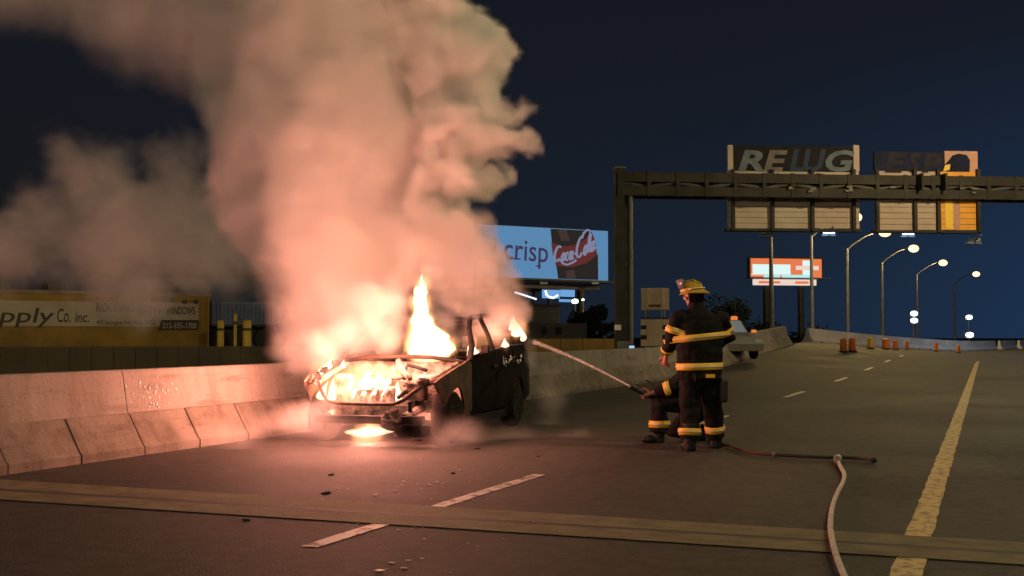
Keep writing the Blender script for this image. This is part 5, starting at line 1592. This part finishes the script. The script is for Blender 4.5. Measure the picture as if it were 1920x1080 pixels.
# splashes of foam on the parapet
sp = MB()
for k in range(60):
    px, py = random.gauss(285, 22), random.gauss(738, 18)
    d = ray(px, py); t = (-8.45 - 0) / d.x
    for it in range(8):
        z = H + d.z * t
        x = -8.2 - (.235 + .075 * max(0, min(1, (z - .44) / .42))); t = x / d.x
    p = Vector((0, 0, H)) + d * t
    if .46 < p.z < .84: sp.ico(p + Vector((.004, 0, 0)), random.uniform(.006, .018), 1, (.35, 1.0, random.uniform(.8, 1.6)))
s_o = sp.build('foam_splash', mat('foam_white', (0.72, 0.70, 0.68), rough=.4), None, True); tag(s_o, 'white foam splashes on the parapet left of the fire', 'foam', kind='stuff')
# ------------------------------------------------------------------ smoke: a density grid of warped, overlapping billows
def volume_material(name, col, aniso=0.0, dens=1.0):
    m = bpy.data.materials.new(name); m.use_nodes = True
    nt = m.node_tree; nt.nodes.clear()
    o = nt.nodes.new('ShaderNodeOutputMaterial'); v = nt.nodes.new('ShaderNodeVolumePrincipled')
    v.inputs['Color'].default_value = (*col, 1)
    v.inputs['Anisotropy'].default_value = aniso
    v.inputs['Density'].default_value = dens
    nt.links.new(v.outputs[0], o.inputs['Volume'])
    return m

class GN:
    def __init__(self, name):
        self.t = bpy.data.node_groups.new(name, 'GeometryNodeTree')
        self.t.interface.new_socket('Geometry', in_out='OUTPUT', socket_type='NodeSocketGeometry')
    def node(self, kind, **props):
        n = self.t.nodes.new(kind)
        for k, v in props.items(): setattr(n, k, v)
        return n
    def put(self, sock, v):
        if isinstance(v, bpy.types.NodeSocket): self.t.links.new(v, sock)
        else: sock.default_value = v
    def m(self, op, *a):
        n = self.node('ShaderNodeMath', operation=op)
        for i, v in enumerate(a): self.put(n.inputs[i], v)
        return n.outputs[0]
    def v(self, op, *a):
        n = self.node('ShaderNodeVectorMath', operation=op)
        for i, x in enumerate(a): self.put(n.inputs[i], x)
        return n.outputs['Value'] if op in ('DISTANCE', 'LENGTH', 'DOT_PRODUCT') else n.outputs[0]
    def noise(self, vec, scale, detail, rough=0.55):
        n = self.node('ShaderNodeTexNoise')
        self.put(n.inputs['Vector'], vec)
        n.inputs['Scale'].default_value = scale; n.inputs['Detail'].default_value = detail; n.inputs['Roughness'].default_value = rough
        return n
    def maprange(self, x, a, b, c=0.0, d=1.0, smooth=True):
        n = self.node('ShaderNodeMapRange', interpolation_type='SMOOTHSTEP' if smooth else 'LINEAR')
        for i, q in enumerate((x, a, b, c, d)): self.put(n.inputs[i], q)
        return n.outputs[0]

def smoke(name, label, blobs, lo, hi, voxel, material, warp=0.5, wscale=1.0, edge=0.3, amp=0.25, ascale=2.2, gain=1.0, stretch=1.0, parent=None, billow=0.0):
    """blobs: (px, py, radius px, depth, density[, squash]) in the photograph's pixels; the grid's frame looks along the camera: x right, y away, z up"""
    g = GN(name)
    pos = g.node('GeometryNodeInputPosition').outputs[0]
    npos = g.v('MULTIPLY', pos, (1.0, 1.0, stretch))
    nz = g.noise(npos, wscale, 5.0, 0.6)
    off = g.v('SCALE', g.v('SUBTRACT', nz.outputs['Color'], (0.5, 0.5, 0.5)))
    off.node.inputs['Scale'].default_value = warp * 2
    p = g.v('ADD', pos, off)
    fine = g.noise(g.v('MULTIPLY', p, (1.0, 1.0, stretch)), ascale, 6.0, 0.62).outputs[0]
    bump = g.m('MULTIPLY', g.m('SUBTRACT', fine, 0.5), amp * 2)
    soft_bump = bump
    if billow:      # rounded puffs with creases between them
        for sc_b, k_b in ((1.25, billow), (3.1, billow * .42)):
            nb_ = g.noise(g.v('ADD', p, (3.7 * sc_b, 1.3, 9.1)), sc_b, 1.5, 0.5).outputs[0]
            r_ = g.m('ABSOLUTE', g.m('MULTIPLY_ADD', nb_, 2.0, -1.0))
            bump = g.m('ADD', bump, g.m('MULTIPLY', g.m('SUBTRACT', r_, 0.22), k_b))
    groups = {}
    for b in blobs:
        groups.setdefault((b[4], b[5] if len(b) > 5 else edge), []).append(b)
    total = None
    inv = Matrix.Rotation(-YAW, 4, 'Z')
    for (dens, ed), bl in groups.items():
        f = None
        for b in bl:
            px, py, r, Z = b[:4]
            c = inv @ dp(px, py, Z)
            rad = r / F * Z
            sq = b[6] if len(b) > 6 else (1, 1, 1)
            q = p
            if sq != (1, 1, 1):
                q = g.v('DIVIDE', g.v('SUBTRACT', p, tuple(c)), sq)
                d = g.v('LENGTH', q)
            else:
                d = g.v('DISTANCE', q, tuple(c))
            s = g.m('SUBTRACT', rad, d)
            f = s if f is None else g.m('SMOOTH_MAX', f, s, 0.15)
        dn = g.m('MULTIPLY', g.maprange(g.m('ADD', f, bump if ed < .3 or ed == .5 else soft_bump), -0.02, ed), dens)
        total = dn if total is None else g.m('MAXIMUM', total, dn)
    # uneven thickness inside
    inner = g.maprange(g.noise(p, 0.9, 4.0).outputs[0], 0.3, 0.7, 0.55, 1.35)
    total = g.m('MULTIPLY', g.m('MULTIPLY', total, inner), gain)
    vc = g.node('GeometryNodeVolumeCube')
    g.put(vc.inputs['Density'], total)
    vc.inputs['Min'].default_value = lo; vc.inputs['Max'].default_value = hi
    for ax, k in (('X', 0), ('Y', 1), ('Z', 2)):
        vc.inputs['Resolution ' + ax].default_value = int((hi[k] - lo[k]) / voxel)
    sm = g.node('GeometryNodeSetMaterial')
    sm.inputs['Material'].default_value = material
    g.t.links.new(vc.outputs[0], sm.inputs[0])
    go = g.node('NodeGroupOutput')
    g.t.links.new(sm.outputs[0], go.inputs[0])
    me = bpy.data.meshes.new(name)
    o = link(name, me, None, material)
    o.rotation_euler = (0, 0, YAW)
    md = o.modifiers.new('smoke', 'NODES'); md.node_group = g.t
    if label: tag(o, label, 'smoke')
    if parent is not None:
        o.parent = parent
        o.matrix_parent_inverse = (Matrix.Translation(parent.location) @ parent.rotation_euler.to_matrix().to_4x4()).inverted()
    o['kind'] = 'stuff'
    return o


M['smoke'] = volume_material('smoke', (0.985, 0.970, 0.955), 0.0, 1.0)
dense, mid, thin = 3.6, 1.3, 0.5
B = []
# the main column, from the cowl up
for px, py, r, Z in ((560, 670, 42, 14.3), (600, 650, 70, 14.6), (660, 630, 75, 14.7), (715, 640, 46, 14.6), (540, 640, 50, 14.6), (590, 570, 105, 15.0), (690, 560, 100, 15.2), (620, 480, 155, 15.7), (700, 450, 130, 15.8), (610, 390, 195, 16.1), (610, 290, 215, 16.3), (600, 190, 225, 16.5), (590, 80, 245, 16.6), (580, -40, 260, 16.7), (560, -170, 260, 16.8), (750, 60, 150, 16.4), (720, 540, 60, 14.9), (600, 640, 60, 14.4), (690, 600, 60, 14.8), (740, 600, 30, 14.7), (640, 622, 48, 14.15), (690, 606, 44, 14.2), (715, 565, 46, 14.3), (650, 560, 60, 14.5), (600, 650, 40, 14.0), (732, 628, 24, 14.25), (780, 470, 55, 15.0), (770, 520, 34, 14.9), (815, 545, 30, 15.0)):
    B.append((px, py, r, Z, dense, 0.42))
# the cauliflower edge at the right
for px, py, r, Z in ((800, 420, 80, 15.4), (830, 330, 88, 15.5), (855, 260, 105, 15.6), (915, 245, 75, 15.6), (975, 250, 40, 15.6), (890, 185, 80, 15.7), (850, 120, 105, 15.7), (925, 120, 50, 15.7), (840, 50, 85, 15.8), (780, -40, 120, 15.8)):
    B.append((px, py, r, Z + .4, 5.0, 0.14))
# thin drift at the upper left
for px, py, r, Z in ((380, 60, 140, 16), (260, 20, 140, 16.2), (120, -50, 140, 16.4), (330, -60, 170, 16.2), (0, -80, 150, 16.4)):
    B.append((px, py, r + 10, Z, 1.05, 1.0))
# the pale cloud at the left
for px, py, r, Z in ((430, 470, 95, 17.2), (330, 440, 130, 17.3), (210, 440, 125, 17.4), (320, 310, 70, 17.3), (170, 330, 85, 17.4), (100, 430, 100, 17.4), (250, 540, 80, 17.4), (20, 480, 90, 17.4), (400, 380, 70, 17.2), (120, 280, 50, 17.4)):
    B.append((px, py, r + 12, Z, 1.25, 0.5))
SM = smoke('smoke_plume', 'thick pink and grey smoke plume rising from the burning car into the night sky', B, (-8.6, 12.4, 0.05), (1.2, 20.2, 8.2), 0.046, M['smoke'], warp=.5, wscale=.8, amp=.30, ascale=1.9, billow=.75)
# cabin smoke, its shade from the fire put into a greyer colour
C_ = []
for px, py, r, Z in ((845, 455, 92, 15.4), (885, 520, 95, 15.5), (925, 570, 64, 15.6), (850, 560, 50, 15.2), (965, 592, 30, 16.0), (888, 588, 34, 14.85), (930, 588, 34, 15.2), (822, 500, 52, 15.1), (862, 580, 28, 14.7), (838, 570, 24, 14.7), (800, 400, 60, 15.6), (960, 600, 24, 15.6)):
    C_.append((px, py, r, Z, 3.6, 0.24))
for px, py, r, Z in ((985, 640, 20, 16.6), (990, 672, 16, 16.6), (978, 612, 22, 16.5)):
    C_.append((px, py, r, Z, 2.5, 0.2))
M['shaded_smoke'] = volume_material('shaded_smoke', (0.86, 0.845, 0.82), 0.0, 1.0)  # greyer albedo carries the shade that keeps the fire's light off
CS = smoke('cabin_smoke', 'grey shaded smoke rolling out of the back of the burning car before the billboard', C_, (-2.4, 13.6, 0.5), (1.1, 18.0, 4.2), 0.042, M['shaded_smoke'], warp=.36, wscale=1.2, amp=.2, ascale=2.6, billow=.45)
# fire lit smoke filling the cabin
K_ = [(885, 632, 26, 15.3, 1.6, .2), (925, 632, 22, 15.7, 1.6, .2), (850, 625, 22, 15.2, 1.6, .2), (838, 608, 30, 14.8, 2.6, .16), (812, 590, 24, 14.8, 2.2, .16), (860, 640, 20, 14.75, 2.0, .16)]
smoke('cabin_haze', 'thin fire lit smoke filling the inside of the burning car', K_, (-1.5, 14.1, .75), (0.2, 17.0, 1.75), 0.04, M['smoke'], warp=.15, wscale=2.0, amp=.1, ascale=4.0)
# steam and smoke creeping over the road round the car
G = []
for px, py, r, Z, sx in ((560, 790, 44, 13.2, 2.2), (450, 810, 36, 12.8, 2.6), (350, 832, 24, 12.4, 2.4), (620, 815, 30, 12.9, 2.4), (680, 822, 26, 13.0, 3.5), (835, 822, 34, 12.7, 1.6), (860, 815, 36, 13.0, 1.8), (880, 815, 32, 13.8, 2.2), (590, 772, 34, 13.0, 1.3), (690, 800, 24, 12.9, 2.6), (800, 790, 26, 12.8, 1.2), (960, 815, 26, 14.2, 2.6), (1060, 815, 22, 14.4, 3.0)):
    G.append((px, py, r, Z, 1.2, 0.30, (sx, 2.0, 0.9)))
for px, py, r, Z in ((1035, 745, 42, 16.8), (1040, 700, 26, 17.0), (1030, 790, 34, 16.4)):
    G.append((px, py, r, Z, 1.3, 0.35))
GS = smoke('ground_smoke', 'low smoke and steam creeping over the road round the burning car', G, (-5.8, 11.0, 0.012), (2.2, 18.0, 1.3), 0.045, M['smoke'], warp=.22, wscale=1.8, amp=.16, ascale=3.0)

# the fire itself as glowing gas round the licks of flame
def fire_volume():
    m = bpy.data.materials.new('fire_gas'); m.use_nodes = True
    nt = m.node_tree; nt.nodes.clear()
    o = nt.nodes.new('ShaderNodeOutputMaterial'); v = nt.nodes.new('ShaderNodeVolumePrincipled')
    at = nt.nodes.new('ShaderNodeAttribute'); at.attribute_name = 'density'
    v.inputs['Density'].default_value = 0.0
    v.inputs['Emission Color'].default_value = (1.0, 0.40, 0.15, 1)
    nt.links.new(at.outputs['Fac'], v.inputs['Emission Strength'])
    nt.links.new(v.outputs[0], o.inputs['Volume'])
    return m
M['fire_gas'] = fire_volume()
FB = []
for fb in ((802, 648, 46, 14.45, 12), (788, 610, 32, 14.45, 12), (785, 572, 25, 14.45, 11), (786, 538, 18, 14.5, 9), (790, 505, 12, 14.5, 5), (832, 650, 28, 14.5, 11), (600, 690, 18, 13.8, 5), (632, 682, 14, 13.9, 5),
      (618, 735, 26, 13.7, 5), (680, 728, 26, 13.7, 4), (735, 738, 30, 13.7, 6), (775, 728, 20, 13.6, 5), (890, 632, 30, 15.0, 1.6), (928, 632, 24, 15.4, 1.6), (658, 712, 14, 13.8, 3), (690, 690, 12, 13.9, 3), (730, 690, 10, 13.8, 3), (745, 708, 10, 13.7, 3),  (690, 808, 30, 13.4, 7), 
      (970, 615, 20, 16.3, 6), (945, 645, 14, 15.6, 4), (885, 655, 16, 14.9, 4), (745, 645, 24, 14.6, .8), (690, 718, 80, 13.9, 1.9, .1, (1.0, 1.0, .55)), (610, 724, 40, 13.8, 1.9, .1, (1.0, 1.0, .7)), (765, 728, 36, 13.7, 1.9, .1, (1, 1, .7))):
    FB.append(fb if len(fb) > 5 else fb + (0.10,))
smoke('fire_gas', None, FB, (-3.0, 12.6, 0.02), (.6, 17.0, 2.3), 0.03, M['fire_gas'], warp=.13, wscale=3.2, amp=.17, ascale=6.0, stretch=.42, parent=fire)
